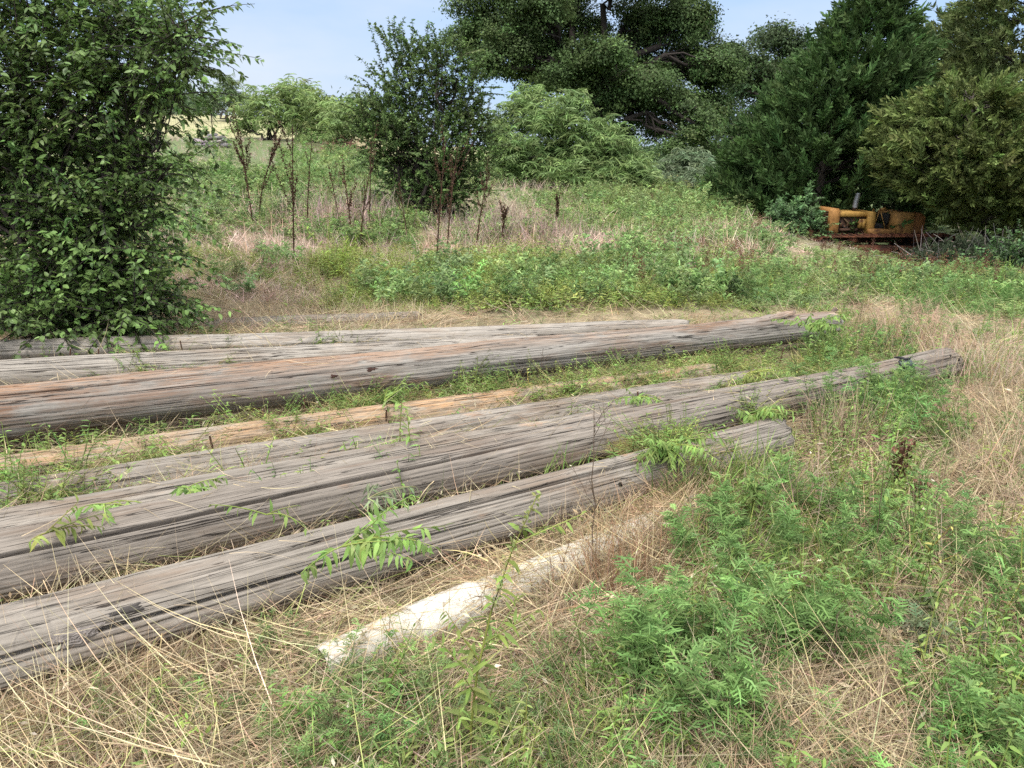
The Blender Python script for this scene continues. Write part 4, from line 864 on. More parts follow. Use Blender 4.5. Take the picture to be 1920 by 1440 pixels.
# pale locust sprouts in front of the bulldozer, low shrubs at the right edge
tb = tbase(1490, 450, 18)
shrub('locust_shrub', 'pale green pinnate leaved sapling growing against the bulldozer nose', 'shrub', tb, bl([(1460, 420, 34, 26), (1488, 408, 34, 28), (1510, 428, 30, 26), (1516, 380, 12, 16), (1480, 445, 44, 18)], 18, dj=.25), 170, .42, 40, .085, .03, (.13, .22, .095), sr=.02, inner=.1)
tb = tbase(1890, 510, 12)
shrub('low_bush', 'low glossy green bush at the right edge below the brush pile', 'bush', tb, bl([(1880, 490, 50, 26), (1930, 500, 50, 40), (1910, 470, 40, 30), (1850, 505, 40, 18)], 12, dj=.3), 170, .3, 26, .05, .03, (.06, .115, .04), sr=.015, mt=M_GLOSS)
#EOF-C
# ------------------------------------------------------------------ bulldozer under the cedars (local: -X is its nose, +Y away from the camera)
def bulldozer():
    t0 = 19.0
    b = at(1610, 462, t0); b[2] = b[2]-.06
    t = thing('bulldozer', 'abandoned rusty yellow bulldozer parked under the cedars, half hidden by weeds', 'bulldozer', b, rz=math.radians(3))
    k = t0/FPX                                              # metres per survey pixel at this distance
    YEL, ORA, RST, DRK = (.40, .23, .06), (.34, .17, .055), (.13, .045, .022), (.03, .02, .015)
    X = lambda u: (u-1618)*k
    Zf = lambda v: (462-v)*k
    W = .52
    # tracks: shoe belt round rollers on each side
    for y0 in (-.95, .55):
        tr = MB(); xa, xb = X(1522), X(1745); zt, zb = Zf(432), Zf(472); r = (zt-zb)/2; zc = (zt+zb)/2; n = 44
        per = 2*(xb-xa)+2*PI*r
        for i in range(n):
            s = i/n*per
            if s < xb-xa: p = (xa+s, zt); a = 0
            elif s < xb-xa+PI*r: q = (s-(xb-xa))/r; p = (xb+r*math.sin(q), zc+r*math.cos(q)); a = -q
            elif s < 2*(xb-xa)+PI*r: p = (xb-(s-(xb-xa)-PI*r), zb); a = PI
            else: q = (s-2*(xb-xa)-PI*r)/r; p = (xa-r*math.sin(q), zc-r*math.cos(q)); a = PI-q
            R = [[math.cos(a), 0, -math.sin(a)], [0, 1, 0], [math.sin(a), 0, math.cos(a)]]
            box(tr, (p[0], y0+.2, p[1]), (per/n*.86, .40, .028), RST, R)
            box(tr, (p[0]+math.sin(-a)*.03, y0+.2, p[1]+math.cos(a)*.03), (.018, .40, .05), RST, R)
        trk = tr.build('track', M_RUST, t)
        fr = MB(); prism(fr, [(xa+.15, zc-.06), (xb-.15, zc-.06), (xb-.1, zc+.03), (xa+.1, zc+.07)], y0+.06, y0+.34, RST, .01); fr.build('track_frame', M_RUST, trk)
        for x in (xa, xb):
            rl = MB(); cyl(rl, (x, y0+.04, zc), (x, y0+.36, zc), r*.86, r*.86, DRK, 18); cyl(rl, (x, y0, zc), (x, y0+.05, zc), r*.3, r*.3, RST, 12); rl.build('sprocket', M_RUST, trk)
        for x in np.linspace(xa+.35, xb-.35, 5): rl = MB(); cyl(rl, (x, y0+.04, zb+.10), (x, y0+.36, zb+.10), .085, .085, RST, 12); rl.build('roller', M_RUST, trk)
        for x in np.linspace(xa+.7, xb-.7, 2): rl = MB(); cyl(rl, (x, y0+.05, zt-.08), (x, y0+.33, zt-.08), .06, .06, RST, 12); rl.build('roller', M_RUST, trk)
    # low rusty guard by the track, as in the long grass
    gd = MB(); prism(gd, [(X(1600), Zf(466)), (X(1640), Zf(462)), (X(1643), Zf(452)), (X(1604), Zf(450))], -1.0, -.96, (.17, .05, .03), .01); gd.build('track_guard', M_RUST, t)
    # main body / engine
    eb = MB(); prism(eb, [(X(1560), Zf(430)), (X(1612), Zf(430)), (X(1612), Zf(400)), (X(1560), Zf(400))], -.28, .28, (.07, .035, .02), .02)
    for i in range(5): box(eb, (X(1568+i*6), -.30, Zf(415+(i % 2)*6)), (.05, .05, .12), (.10, .05, .025)); 
    cyl(eb, (X(1566), -.33, Zf(424)), (X(1598), -.33, Zf(424)), .035, .035, (.08, .04, .025)); cyl(eb, (X(1572), -.31, Zf(404)), (X(1590), -.33, Zf(421)), .02, .02, (.12, .08, .04))
    e = eb.build('engine', M_RUST, t)
    ff = MB(); 
    for u in (1601, 1608):
        ff = MB(); cyl(ff, (X(u), -.34, Zf(421)), (X(u), -.34, Zf(405)), .048, .048, (.34, .2, .05), 14); ff.build('oil_filter', M_PAINT, e)
    hs = MB()
    for a_, b_ in (((X(1563), -.31, Zf(405)), (X(1580), -.33, Zf(420))), ((X(1585), -.31, Zf(404)), (X(1594), -.33, Zf(424)))): tubes(hs, limb(a_, b_, -.25, .3, 8)[None], np.full(8, .018), np.array([(.02, .018, .016)]), 8)
    hs.build('hose', M_RUST, e)
    rd = MB(); prism(rd, [(X(1544), Zf(428)), (X(1562), Zf(430)), (X(1563), Zf(392)), (X(1560), Zf(386)), (X(1546), Zf(385)), (X(1543), Zf(390))], -.36, .36, ORA, .03); r_ = rd.build('radiator_guard', M_PAINT, t)
    gr = MB()
    for z in np.linspace(Zf(424), Zf(392), 9): box(gr, (X(1543)-.012, 0, z), (.02, .56, .02), DRK)
    gr.build('grille', M_RUST, r_)
    hd = MB(); prism(hd, [(X(1560), Zf(401)), (X(1614), Zf(401)), (X(1614), Zf(394)), (X(1604), Zf(392)), (X(1560), Zf(391))], -.33, .33, YEL, .025); hd.build('hood', M_PAINT, t)
    ex = MB(); cyl(ex, (X(1598), -.05, Zf(392)), (X(1599), -.05, Zf(384)), .05, .05, (.06, .04, .03)); tubes(ex, np.array([[[X(1599), -.05, Zf(386)], [X(1600.5), -.05, Zf(372)], [X(1602), -.05, Zf(360)]]]), np.array([.062, .062, .062]), np.array([(.30, .31, .33)]), 16); ex.build('exhaust_pipe', M_STEEL, t)
    cw = MB(); prism(cw, [(X(1612), Zf(430)), (X(1627), Zf(430)), (X(1626), Zf(392)), (X(1617), Zf(391))], -.42, .42, YEL, .02); cw.build('dash_cowl', M_PAINT, t)
    lv = MB()
    for u0, u1, y in ((1628, 1637, -.3), (1652, 1638, -.3), (1634, 1640, .1), (1655, 1645, .2)): lv = MB(); cyl(lv, (X(u0), y, Zf(424)), (X(u1), y, Zf(389)), .016, .012, (.32, .18, .05), 8); lv.build('lever', M_PAINT, t)
    lv = MB(); cyl(lv, (X(1637), -.34, Zf(388)), (X(1645), -.34, Zf(386)), .035, .035, (.30, .16, .05), 10); lv.build('lever_knob', M_PAINT, t)
    fd = MB(); prism(fd, [(X(1611), Zf(431)), (X(1660), Zf(432)), (X(1660), Zf(422)), (X(1630), Zf(421)), (X(1612), Zf(421))], -.60, -.44, ORA, .015); fd.build('fender', M_PAINT, t); fd = MB(); prism(fd, [(X(1611), Zf(431)), (X(1660), Zf(432)), (X(1660), Zf(424)), (X(1612), Zf(423))], .44, .60, ORA, .015); fd.build('fender', M_PAINT, t)
    st = MB(); prism(st, [(X(1632), Zf(424)), (X(1656), Zf(424)), (X(1656), Zf(414)), (X(1632), Zf(414))], -.26, .26, (.03, .028, .026), .03); prism(st, [(X(1652), Zf(414)), (X(1658), Zf(414)), (X(1660), Zf(396)), (X(1655), Zf(396))], -.26, .26, (.03, .028, .026), .02); st.build('seat', rough_mat('worn_vinyl', 20, .3, .3, .7), t)
    tk = MB(); prism(tk, [(X(1661), Zf(432)), (X(1693), Zf(433)), (X(1693), Zf(394)), (X(1690), Zf(392)), (X(1666), Zf(392)), (X(1661), Zf(398))], -.58, .50, (.36, .19, .06), .03); k_ = tk.build('fuel_tank', M_PAINT, t)
    cp = MB(); cyl(cp, (X(1678), -.2, Zf(392)), (X(1678), -.2, Zf(389)), .06, .06, DRK); cp.build('filler_cap', M_RUST, k_)
    rb = MB(); prism(rb, [(X(1693), Zf(434)), (X(1716), Zf(436)), (X(1718), Zf(402)), (X(1710), Zf(394)), (X(1693), Zf(394))], -.50, .45, (.30, .13, .045), .03); rb.build('rear_housing', M_PAINT, t)
    bl_ = MB(); n = 9
    prism(bl_, [(X(1497), Zf(470)), (X(1502), Zf(470)), (X(1498), Zf(452)), (X(1503), Zf(434)), (X(1497), Zf(434)), (X(1492), Zf(452))], -1.15, 1.15, RST, .012); bl_.build('blade', M_RUST, t)
    ar = MB(); 
    for y in (-1.04, .99): ar = MB(); box(ar, ((X(1500)+X(1610))/2, y, Zf(458)), (X(1610)-X(1500), .06, .10), RST); ar.build('push_arm', M_RUST, t)
bulldozer()

# ------------------------------------------------------------------ brush piles, stones, fence
def brush(label, base, w_, d_, h_, n, C, green=None, seed=1, name='brush_pile', nl=2600):
    t = thing(name, label, 'brush pile', base); mb = MB()
    p = np.stack([rng.uniform(-w_, w_, n), rng.uniform(-d_, d_, n), np.zeros(n)], -1)
    top = h_*(1-(p[:, 0]/w_)**2*.7)*(1-(p[:, 1]/d_)**2*.5); p[:, 2] = rng.uniform(0, .8, n)*top
    P = arcs(p, rng.uniform(0, 2*PI, n), rng.uniform(.5, 1.3, n)*h_*1.2, rng.uniform(.5, 1.7, n), rng.normal(.3, .5, n), 6); P[..., 2] = np.maximum(P[..., 2], .02)
    tubes(mb, P, np.outer(rng.uniform(.5, 1.4, n), np.linspace(.008, .003, 6)), col_jit(C, n, .25), 4)
    mb.build('branches', M_BARK, t)
    if green is not None:
        g = MB(); q = np.stack([rng.uniform(-w_, w_, nl), rng.uniform(-d_, d_, nl), np.zeros(nl)], -1); top = h_*(1-(q[:, 0]/w_)**2*.7)*(1-(q[:, 1]/d_)**2*.5); q[:, 2] = top*rng.uniform(.05, .85, nl)
        tile_dir(g, PLUMES[0], q, rng.normal(0, 1, (nl, 3))+np.array([0, 0, .25]), rng.uniform(.2, .38, nl), np.array(green)*rng.normal(1, .2, (nl, 1)).clip(.5, 1.6))
        g.build('foliage', M_CEDAR, t)
brush('pile of fallen grey cedar limbs with bare twigs right of the bulldozer', tbase(1825, 475, 15.5), 1.15, .7, .55, 170, (.22, .2, .18), (.045, .062, .034), nl=620)
brush('reddish brown heap of dry brush left of the dark leafy shrub', tbase(655, 300, 30), 1.1, .7, .55, 260, (.20, .10, .075))
gstone = 'grey stones heaped by the pasture fence'
for i, (du, dv, wd, hh) in enumerate(((-24, 8, 26, 7), (4, 9, 30, 7), (28, 8, 20, 7), (-16, 2, 30, 6), (14, 2, 28, 6), (30, 0, 16, 6), (-4, -4, 24, 6), (18, -5, 20, 6), (4, -10, 18, 5), (-26, -1, 14, 5))):
    tt = 30; b = at(395+du, 268+dv, tt); b[2] = gz(*at(395, 277, tt)[:2]) + (9-dv)*tt/FPX*1.0+.06
    mb = MB(); n = 12; lx, lz = wd*tt/FPX*.5, hh*tt/FPX*.55; ly = lx*.7
    V, F = [], []
    for a in range(7):
        th = -PI/2+PI*a/6
        for k in range(n):
            ph = 2*PI*k/n; sg = lambda q: math.copysign(abs(q)**.55, q); j = 1+rng.normal(0, .10)
            V.append([lx*sg(math.cos(th))*sg(math.cos(ph))*j, ly*sg(math.cos(th))*sg(math.sin(ph))*j, lz*sg(math.sin(th))*(1+rng.normal(0, .08))])
    for a in range(6):
        for k in range(n): F.append([a*n+k, a*n+(k+1) % n, (a+1)*n+(k+1) % n, (a+1)*n+k])
    mb.add(V, F, col_jit((.30, .29, .275), 1, .2)[0]); o = mb.build('stone', M_STONE); o.location = [float(q) for q in b]
    o.rotation_euler = (rng.normal(0, .12), rng.normal(0, .14), rng.uniform(-.4, .4))
    tag(o, 'flat grey stone in the heap by the pasture fence', 'stone', gstone)
def fence():
    pts = [(215, 250, 40), (300, 253, 41), (400, 256, 42), (545, 262, 44), (690, 275, 45), (880, 290, 46)]
    B = [tbase(u, v, t) for u, v, t in pts]
    t = thing('wire_fence', 'wire mesh fence on thin steel posts along the pale pasture', 'fence', B[2])
    o0 = np.array(B[2])
    for b in B:
        mb = MB(); cyl(mb, b-[0, 0, .2], b+[0, 0, 1.15], .028, .028, (.05, .045, .04), 6); cyl(mb, b+[0, 0, 1.15], b+[0, 0, 1.28], .03, .03, (.75, .75, .72), 6); mb.build('fence_post', M_STEEL, t, o0)
    mb = MB(); lines = []
    for a, b in zip(B[:-1], B[1:]):
        for z in (.1, .3, .5, .7, .9, 1.1): lines.append(np.array([np.array(a)*(1-s)+np.array(b)*s+[0, 0, z] for s in np.linspace(0, 1, 4)]))
        for s in np.linspace(.03, .97, 24): q = np.array(a)*(1-s)+np.array(b)*s; lines.append(np.array([q+[0, 0, z] for z in (.1, .4, .7, 1.1)]))
    tubes(mb, np.array(lines), np.full(4, .004), np.tile(np.array([[.16, .155, .15]]), (len(lines), 1)), 3)
    mb.build('wire_mesh', M_STEEL, t, o0)
fence()

# ------------------------------------------------------------------ single weeds and stalks
def plant(name, label, cat, u, v, fn, group=None, z=None, mt=M_LEAF, smt=M_DRY, pos=None, part='leaves'):
    b = pos if pos is not None else (on_ground(u, v) if z is None else plane(u, v, z))
    if z is None and pos is None: b = np.array([b[0], b[1], gz(b[0], b[1])-.01])
    t = thing(name, label, cat, b, group=group); ms, ml = MB(), MB(); fn(ms, ml)
    if ms.n: ms.build('stem', smt, t)
    if ml.n: ml.build(part, mt, t)
    return t, b
def hpx(u, v, dv):           # metres of height for dv photo pixels at the ground point under (u, v)
    b = on_ground(u, v); return dv*project(b)[2]/FPX*1.03
# dead brown dock stalks
def dock(h, bend=0., nb=7, dens=46, C=BROWN, lean=.08, phi=None, wisp=False):
    def fn(ms, ml):
        n = 1+nb; K = 8
        ph = rng.uniform(-.5, .5) + (0 if phi is None else phi)
        main = arcs(np.zeros((1, 3)), np.array([ph]), np.array([h]), np.array([lean]), np.array([bend]), K)
        main[0, :, 1] *= .4
        tubes(ms, main, np.linspace(.011, .005, K), np.array([C]), 5)
        s = rng.uniform(.35, .9, nb); p, T = polyat(main[0], s); D = out_dirs(T, nb, 2.2); Lb = h*.34*rng.uniform(.5, 1.1, nb)
        q = np.linspace(0, 1, 5)[None, :, None]
        BR = p[:, None]+D[:, None]*q*Lb[:, None, None]+np.array([0, 0, .12])*q**2*Lb[:, None, None]
        tubes(ms, BR, np.linspace(.004, .002, 5), np.tile(np.array([C]), (nb, 1)), 4)
        for P, m in [(main[0], dens*2)]+[(b_, dens) for b_ in BR]:
            f = rng.uniform(.45 if P is main[0] else .15, 1, m); a, T = polyat(P, f); a = a+rng.normal(0, .009, (m, 3))
            sleaves(ml, a, rng.normal(size=(m, 3))+np.array([0, 0, .3]), rng.normal(size=(m, 3)), .028, .022, col_jit(C*1.1, m, .3, .06))
    return fn
for lab, u, v, dv, bend, phi, nb, dens in (
        ('dark brown dock stalk leaning left, nearest the big leafy bush', 478, 440, 180, -.05, PI, 9, 70), ('dark brown dock stalk bent over in an arch at its top', 486, 420, 165, .55, 0, 6, 70), ('straight dark brown dock stalk with a tall seedy spire', 551, 495, 240, .0, 0, 5, 70),
        ('thin dock stalk beside the straight seedy spire', 576, 440, 160, .1, 0, 2, 26), ('short dark dock stalk in the green weeds behind the arching stalk', 462, 300, 28, .1, 0, 4, 50), ('dark dock stalk with three upright forks left of the leafy shrub', 662, 455, 135, .0, PI, 5, 40), ('bare dark dock stalk leaning right before the leafy shrub', 676, 470, 150, .2, 0, 4, 22), ('thin dark dock stalk standing between forked stalk and shrub', 640, 440, 110, .1, PI, 3, 22), ('slim dock stalk close against the left side of the leafy shrub', 692, 440, 160, .0, 0, 3, 40),
        ('tall reddish brown stalk in front of the leafy shrub trunk', 818, 500, 220, .05, 0, 7, 36), ('pair of brown stalks crossing under the leafy shrub, upright one', 838, 480, 190, .1, 0, 6, 40), ('brown stalk leaning right below the leafy shrub', 892, 480, 150, .2, 0, 5, 34), ('bare brown stalk left of the shrub trunk', 765, 460, 110, .1, PI, 3, 14), ('short brown stalk in the dry pink grass right of the shrub', 940, 465, 80, .0, 0, 5, 50), ('brown stalk at the right side of the dry pink grass', 1040, 440, 75, .1, 0, 5, 46)):
    plant('dock_stalk', lab, 'dead weed', u, v, dock(hpx(u, v, dv), bend, nb, dens, BROWN*(.7 if u < 600 else .8), phi=phi), 'dead dock stalks in the field', mt=M_DRY, part='seed_clumps')
plant('dock_stalk', 'rust red dock seed head among green weeds right of the pole ends', 'dead weed', 1668, 960, dock(hpx(1668, 960, 130), .0, 5, 14, RUST*.9), 'dead dock stalks in the field', mt=M_DRY, part='seed_clumps')
plant('dock_stalk', 'small rust red dock seed head low in the grass, right of the tallest leafy weed', 'dead weed', 1705, 965, dock(hpx(1705, 965, 55), .3, 4, 18, RUST*.9), 'dead dock stalks in the field', mt=M_DRY, part='seed_clumps')
# ferny ragweed clumps, foreground right
for lab, u, v, dv, nst, spread in (('largest bright green feathery weed clump in the foreground', 1300, 1330, 260, 34, .09), ('green feathery weed clump right of the largest clump', 1480, 1240, 190, 24, .075), ('green feathery weed clump cut off by the lower right corner', 1880, 1430, 190, 26, .09), ('silvery green feathery weed clump among dry grass at the right', 1700, 1230, 110, 10, .09),
        ('bluish feathery weed clump behind the largest clump', 1390, 1075, 160, 18, .12), ('feathery weed clump at the bottom edge below the largest clump', 1340, 1450, 110, 12, .10), ('feathery weed clump halfway up the right edge', 1890, 1170, 150, 14, .10), ('feathery weed clump between the pipe end and the bluish clump', 1500, 1010, 130, 14, .12), ('feathery green weed clump right of the nearest pole end', 1570, 1060, 90, 10, .10)):
    C = SILV*.8 if 'silvery' in lab else RAG*(1.15 if 'bright' in lab else 1.05)
    plant('feathery_weed', lab, 'weed', u, v, (lambda h, a, s_, C: lambda ms, ml: ragweed(ms, ml, h, a, s_, 22, 4, C, .095, .0025, .34, .0022))(hpx(u, v, dv), nst, spread, C), 'feathery weeds in the foreground')
def stalk(h, nl, ll, lw, C=GREEN, lean=.06, spike=0, nst=1, branch=0):
    def fn(ms, ml):
        SP = leafy(ms, ml, h, nst, .01 if nst == 1 else .05, nl, ll, lw, C, lean, .0042, .35, .12)
        if spike:
            for P in SP:
                m = spike; f = rng.uniform(.62, 1, m); a, T = polyat(P, f); a = a+rng.normal(0, .006, (m, 3)); sleaves(ml, a, rng.normal(size=(m, 3))+np.array([0, 0, .6]), rng.normal(size=(m, 3)), .016, .008, col_jit(np.array([.30, .33, .13]), m, .2))
        if branch:
            P = SP[0]; s = rng.uniform(.3, .85, branch); p, T = polyat(P, s); D = out_dirs(T, branch, 1.1); q = np.linspace(0, 1, 5)[None, :, None]; Lb = h*.3*rng.uniform(.5, 1.1, branch)
            BR = p[:, None]+D[:, None]*q*Lb[:, None, None]; leafy(ms, ml, h, branch, 0, max(5, nl//3), ll*.7, lw*.7, C, SP=BR, sr=.002)
    return fn
for lab, u, v, dv, k in (('tall leafy stalk rising through the bottom edge in front of the pipe', 895, 1445, 560, dict(nl=40, ll=.075, lw=.018, C=np.array([.20, .27, .07]), lean=.1, spike=90, branch=6)),
        ('yellowish flower spike, upright at the bottom edge', 1040, 1440, 120, dict(nl=10, ll=.05, lw=.014, C=LIME, spike=150)), ('yellowish flower spike leaning right at the bottom edge', 1090, 1430, 165, dict(nl=8, ll=.05, lw=.014, C=LIME, spike=150, lean=.25)),
        ('leafy weed beside the bottom left of the tall stalk', 590, 1410, 130, dict(nl=20, ll=.07, lw=.018, nst=3)), ('tall leafy weed standing between nearest pole end and pipe end', 1400, 1010, 175, dict(nl=30, ll=.075, lw=.018, C=GREEN*1.15, branch=7, spike=60)), ('upright leafy weed growing between the poles, tallest of two', 790, 880, 130, dict(nl=26, ll=.075, lw=.02, C=GREEN*1.25, nst=2)),
        ('small leafy weed between the poles, left of the tallest one', 676, 880, 85, dict(nl=16, ll=.06, lw=.018, C=GREEN*1.25, nst=2)), ('leafy weed growing against the pipe, left end', 680, 1270, 80, dict(nl=14, ll=.06, lw=.018)), ('tall leafy weed in the tan grass right of the pole ends', 1700, 930, 120, dict(nl=26, ll=.07, lw=.018, C=GREEN*1.2, nst=4, branch=5)),
        ('leafy green weed right of the metal strap', 1640, 800, 90, dict(nl=22, ll=.07, lw=.016, C=GREEN*1.2, nst=5)), ('fine leafy weed at the near side of the metal strap pole', 1445, 775, 50, dict(nl=14, ll=.06, lw=.016, C=GREEN*1.2, nst=3)), ('leafy weed behind the poles near the raised pole end', 1600, 690, 80, dict(nl=18, ll=.07, lw=.018, C=GREEN*1.1, nst=4)),
        ('leafy weed at the left edge on the nearest pole', 5, 1175, 70, dict(nl=9, ll=.08, lw=.022, C=GREEN*1.2)), ('dark leafy weed low on the right under the pole ends', 1790, 830, 80, dict(nl=20, ll=.07, lw=.018, nst=4)), ('yellow green weed sprawling near the right edge', 1860, 900, 70, dict(nl=16, ll=.06, lw=.016, C=LIME, nst=5)),
        ('leafy weed growing up behind the pale poles', 612, 665, 45, dict(nl=14, ll=.06, lw=.02, C=GREEN*1.1, nst=3))):
    plant('leafy_weed', lab, 'weed', u, v, stalk(hpx(u, v, dv), **k), 'upright leafy weeds')
# weeds cut and fallen across the poles
def fallen(n, ln, nl, ll, lw, C, phi, spreadphi=.5, droop=.5):
    def fn(ms, ml):
        SP = arcs(np.zeros((n, 3)), phi+rng.normal(0, spreadphi, n), ln*rng.uniform(.6, 1.1, n), rng.uniform(1.0, 1.4, n), rng.normal(.5, .3, n), 6)
        leafy(ms, ml, 0, n, 0, nl, ll, lw, C, SP=SP, droop=droop)
    return fn
for lab, u, v, z, a in (('leafy green sprig flopped over the middle of the nearest pole', 640, 1025, .30, (9, .34, 20, .07, .021, GREEN*1.15, -.6, .8)), ('cut weed lying on the third grey pole near the left edge', 195, 945, .25, (6, .26, 12, .07, .02, GREEN*1.3, -1.2, .9)), ('small cut weed on the grey poles beside the left sprig', 350, 915, .24, (4, .20, 9, .06, .018, GREEN*1.2, -.2, 1.0)),
        ('silvery cut sprig caught between the nearest two poles', 690, 935, .30, (6, .20, 10, .06, .01, SILV, 1.0, 1.2)), ('matted weeds draped over the far half of the nearest pole', 1245, 835, .24, (22, .32, 16, .055, .014, GREEN*1.2, -1.2, .9)), ('green weeds draped over the tip of the nearest pole', 1405, 775, .21, (12, .26, 14, .055, .014, GREEN*1.2, -.9, .9)),
        ('leafy vine spilling over the end of the raised pole', 1512, 612, .28, (18, .36, 18, .05, .02, GREEN*1.1, -1.0, .8)), ('wilted sprig on the second pole at the left', 85, 1000, .30, (4, .22, 10, .06, .016, LIME, -.7, .8)), ('tiny cut sprig on the second pole left of the silvery sprig', 500, 965, .31, (3, .18, 8, .05, .016, GREEN*1.2, .2, 1.0)),
        ('trailing weeds over the third and second poles near the strap', 1190, 745, .21, (8, .22, 12, .05, .014, GREEN*1.2, -1.2, .9)), ('cut weeds on the slim half sunk pole end', 1400, 700, .16, (8, .26, 12, .05, .014, LIME, -.8, 1.2)), ('leafy weeds lying against the orange wood pole', 720, 752, .17, (8, .28, 16, .06, .016, GREEN*1.25, .8, .9))):
    plant('fallen_weed', lab, 'weed', u, v, fallen(*a), 'cut weeds lying on the poles', z=z)
# lime and silvery weeds in the middle distance
plant('lime_weed', 'bright lime green branching weed left of the leafy shrub', 'weed', 630, 520, stalk(hpx(630, 520, 105), nl=34, ll=.10, lw=.018, C=np.array([.27, .38, .075]), lean=.35, nst=5, branch=10))
plant('silver_weed', 'pale silvery weed before the bent dock stalk', 'weed', 490, 490, stalk(hpx(490, 490, 50), nl=16, ll=.12, lw=.02, C=SILV*1.2, nst=9))
plant('silver_weed', 'tall pale silvery weed at the edge of the leafy bush', 'weed', 370, 440, stalk(hpx(370, 440, 90), nl=22, ll=.13, lw=.02, C=SILV*1.15, nst=12))
plant('silver_weed', 'pale fuzzy weed between the leafy bush and the leaning dock stalk', 'weed', 405, 420, stalk(hpx(405, 420, 70), nl=20, ll=.12, lw=.02, C=SILV, nst=8))
# bare branching twigs
def bare(h, nb, C=(.12, .085, .06), lean=.08, r=.0028, rep=.4):
    def fn(ms, ml):
        P = arcs(np.zeros((1, 3)), np.array([rng.uniform(0, 6)]), np.array([h]), np.array([lean]), np.array([.05]), 8); P[0] += rng.normal(0, h*.008, (8, 3)); tubes(ms, P, np.linspace(r, r*.4, 8), np.array([C]), 4)
        s = rng.uniform(.3, .95, nb); p, T = polyat(P[0], s); D = out_dirs(T, nb, 1.2); q = np.linspace(0, 1, 5)[None, :, None]; Lb = h*rep*rng.uniform(.4, 1.1, nb)*(1.1-s*.6)
        BR = p[:, None]+D[:, None]*q*Lb[:, None, None]+rng.normal(0, h*.012, (nb, 5, 3))*q; tubes(ms, BR, np.linspace(r*.6, r*.25, 5), np.tile(np.array([C]), (nb, 1)), 3)
        for b_ in BR:
            f = rng.uniform(.3, 1, 3); p2, T2 = polyat(b_, f); D2 = out_dirs(T2, 3, 1.2); tubes(ms, p2[:, None]+D2[:, None]*q[:, :3]*2*.1*h, np.linspace(r*.3, r*.2, 3), np.tile(np.array([C]), (3, 1)), 3)
    return fn
for lab, u, v, dv, nb in (('tall bare brown twig standing over the far end of the pipe', 1108, 1085, 320, 7), ('bare forked twig in front of the nearest pole', 1050, 1060, 130, 6), ('thin dead seed stalk in the right foreground', 1555, 1330, 190, 6), ('bare thin stalk beside the orange pole, right half', 1010, 745, 95, 5), ('wiry dead twig near the end of the raised pole', 1600, 660, 90, 7), ('thin dry stalk at the right edge of the tan grass', 1640, 1060, 170, 3), ('pale dead twig with tiny dried heads over the big pole', 960, 730, 70, 6), ('bare dark twig at the bottom edge left of the tall leafy stalk', 655, 1440, 160, 4)):
    plant('bare_twig', lab, 'dead weed', u, v, bare(hpx(u, v, dv), nb), 'bare dead twigs', mt=M_DRY)
# tall dry seed grass
def tuft(n, h, sp, C, lean=.35, wd=.0018):
    def fn(ms, ml):
        b = np.zeros((n, 3)); b[:, :2] = rng.normal(0, sp, (n, 2))
        blades(ml, b, rng.uniform(0, 2*PI, n), h*rng.uniform(.5, 1.1, n), rng.uniform(.02, lean, n), rng.gamma(1.5, .25, n), np.full(n, wd)*rng.uniform(.6, 1.4, n), col_jit(C, n, .2), 5)
    return fn
for lab, u, v, dv, n, sp, C in (('reddish brown dry grass tuft standing over the pipe', 1170, 1130, 165, 330, .11, (.26, .16, .095)), ('tan grass tuft at the far end of the pipe', 1280, 1040, 110, 240, .09, (.36, .27, .17)), ('tall tan grass clump right of the raised pole end', 1670, 660, 110, 420, .22, (.40, .28, .19)), ('pale tan grass clump behind the tip of the metal strap pole', 1825, 720, 120, 420, .20, (.47, .37, .27)), ('brown grass tuft in front of the metal strap', 1580, 830, 120, 220, .12, (.36, .27, .19)), ('dry grass tuft leaning at the edge of the pale pole tip', 1310, 610, 30, 120, .09, (.44, .33, .20)),
        ('grey tan grass tuft between the green clumps near the pole ends', 1470, 960, 130, 260, .13, (.38, .30, .22)), ('yellow dry grass tuft at the right edge', 1900, 900, 150, 300, .16, (.46, .37, .24)), ('pale seeding grass in the lower middle', 1215, 1400, 130, 90, .08, (.46, .42, .28)), ('green brown grass tuft right of the reddish tuft', 1555, 1120, 130, 160, .08, (.24, .22, .09)), ('pinkish dry grass clump in the field right of the leafy shrub', 1000, 455, 60, 420, .45, (.38, .28, .235)), ('pinkish dry grass clump beside the leafy shrub', 925, 450, 65, 420, .45, (.38, .29, .25)), ('pinkish dry grass clump left of the leafy shrub', 655, 420, 70, 420, .5, (.36, .27, .235))):
    plant('grass_tuft', lab, 'grass', u, v, tuft(n, hpx(u, v, dv), sp, C, .4, .0018 if v > 560 else .005), 'dry grass tufts', mt=M_DRY, part='foliage')
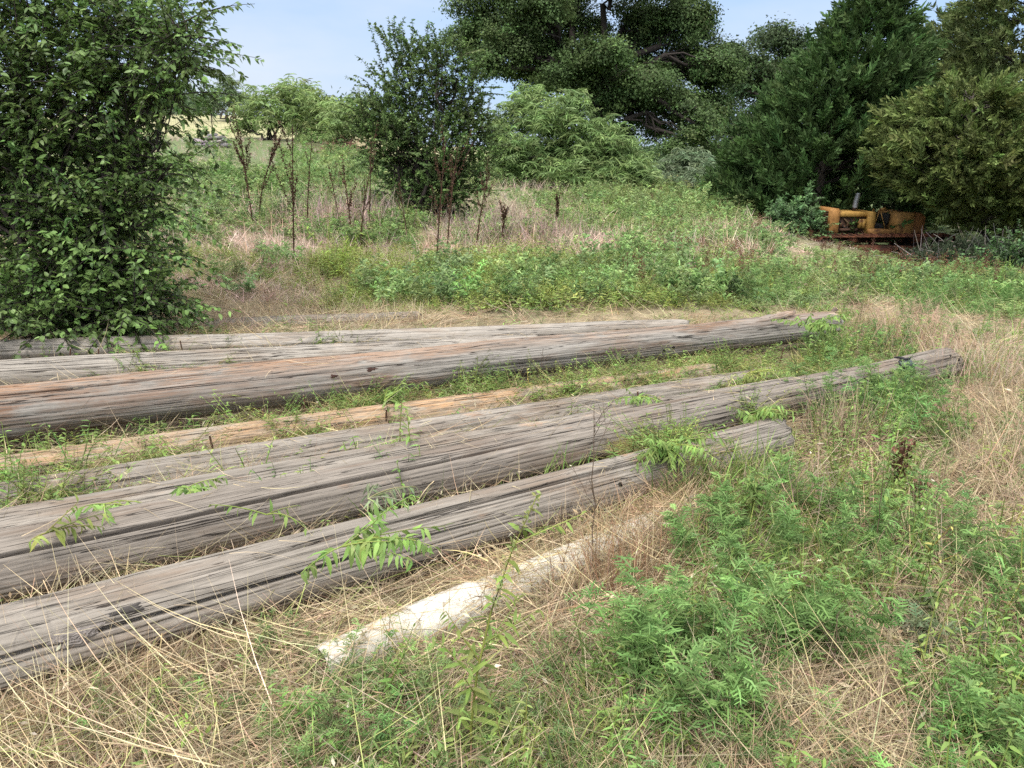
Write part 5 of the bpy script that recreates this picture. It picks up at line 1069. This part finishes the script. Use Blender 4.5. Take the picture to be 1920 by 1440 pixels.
# cut brown stubs between the poles
SG = 'cut brown weed stubs between the poles'
stubs = [(130, 705, 40), (185, 700, 35), (255, 700, 30), (350, 690, 40), (395, 695, 30), (205, 880, 55), (240, 870, 45), (330, 870, 40), (410, 890, 60), (500, 840, 50), (640, 830, 35), (720, 820, 40), (735, 825, 30), (820, 800, 30), (90, 925, 35), (120, 935, 40), (345, 620, 22), (10, 1110, 70), (45, 1110, 65), (150, 1105, 60), (180, 1090, 55), (315, 1065, 55), (425, 1030, 50), (1200, 780, 30), (1365, 770, 30), (1460, 690, 25), (1290, 745, 20), (575, 800, 40), (690, 810, 25), (865, 1290, 60), (1240, 760, 22)]
src = None
for i, (u, v, dv) in enumerate(stubs):
    b = on_ground(u, v); hgt = dv*project(b)[2]/FPX*1.15+.05
    if src is None:
        mb = MB(); P = arcs(np.zeros((1, 3)), np.array([.4]), np.array([.2]), np.array([.08]), np.array([.08]), 5); tubes(mb, P, np.array([.0062, .006, .0058, .0055, .005]), np.array([(.11, .06, .04)]), 6)
        e = P[0, -1]; cyl(mb, e, e+[.001, 0, .003], .005, .0045, (.5, .42, .28), 6)
        o = mb.build('weed_stub', M_DRY); src = o
    else: o = src.copy(); COL.objects.link(o)
    o.location = (b[0], b[1], gz(b[0], b[1])-.02); o.scale = (1, 1, hgt/.2); o.rotation_euler = (rng.normal(0, .14), rng.normal(0, .14), rng.uniform(0, 6))
    tag(o, 'cut brown weed stub standing between the poles', 'weed stub', SG)
# dry grass grown through and over the pipe
for lab, u, v, n, h, sp in (('dry grass lying across the pipe where it turns dirty', 855, 1165, 150, .20, .05), ('brown grass hiding the middle of the pipe', 985, 1105, 130, .20, .10), ('thick brown grass burying the far half of the pipe', 1165, 1030, 330, .30, .13), ('tan grass over the buried end of the pipe', 1290, 965, 260, .26, .10), ('thin dry grass in front of the white pipe mouth', 640, 1300, 60, .16, .07)):
    plant('grass_tuft', lab, 'grass', u, v, (lambda n, h, sp: lambda ms, ml: tuft(n, h, sp, (.36, .255, .15), .9, .0017)(ms, ml))(n, h, sp), 'dry grass tufts', mt=M_DRY, part='foliage')

for lab, u, v, n, h, sp in (('dry grass nearly hiding the rearmost sunken pole, left part', 430, 612, 260, .22, .22), ('dry grass nearly hiding the rearmost sunken pole, middle', 540, 606, 420, .24, .3), ('dry grass nearly hiding the tip of the rearmost sunken pole', 720, 598, 340, .2, .3)):
    plant('grass_tuft', lab, 'grass', u, v, (lambda n, h, sp: lambda ms, ml: tuft(n, h, sp, (.44, .35, .24), 1.0, .0026)(ms, ml))(n, h, sp), 'dry grass tufts', mt=M_DRY, part='foliage')
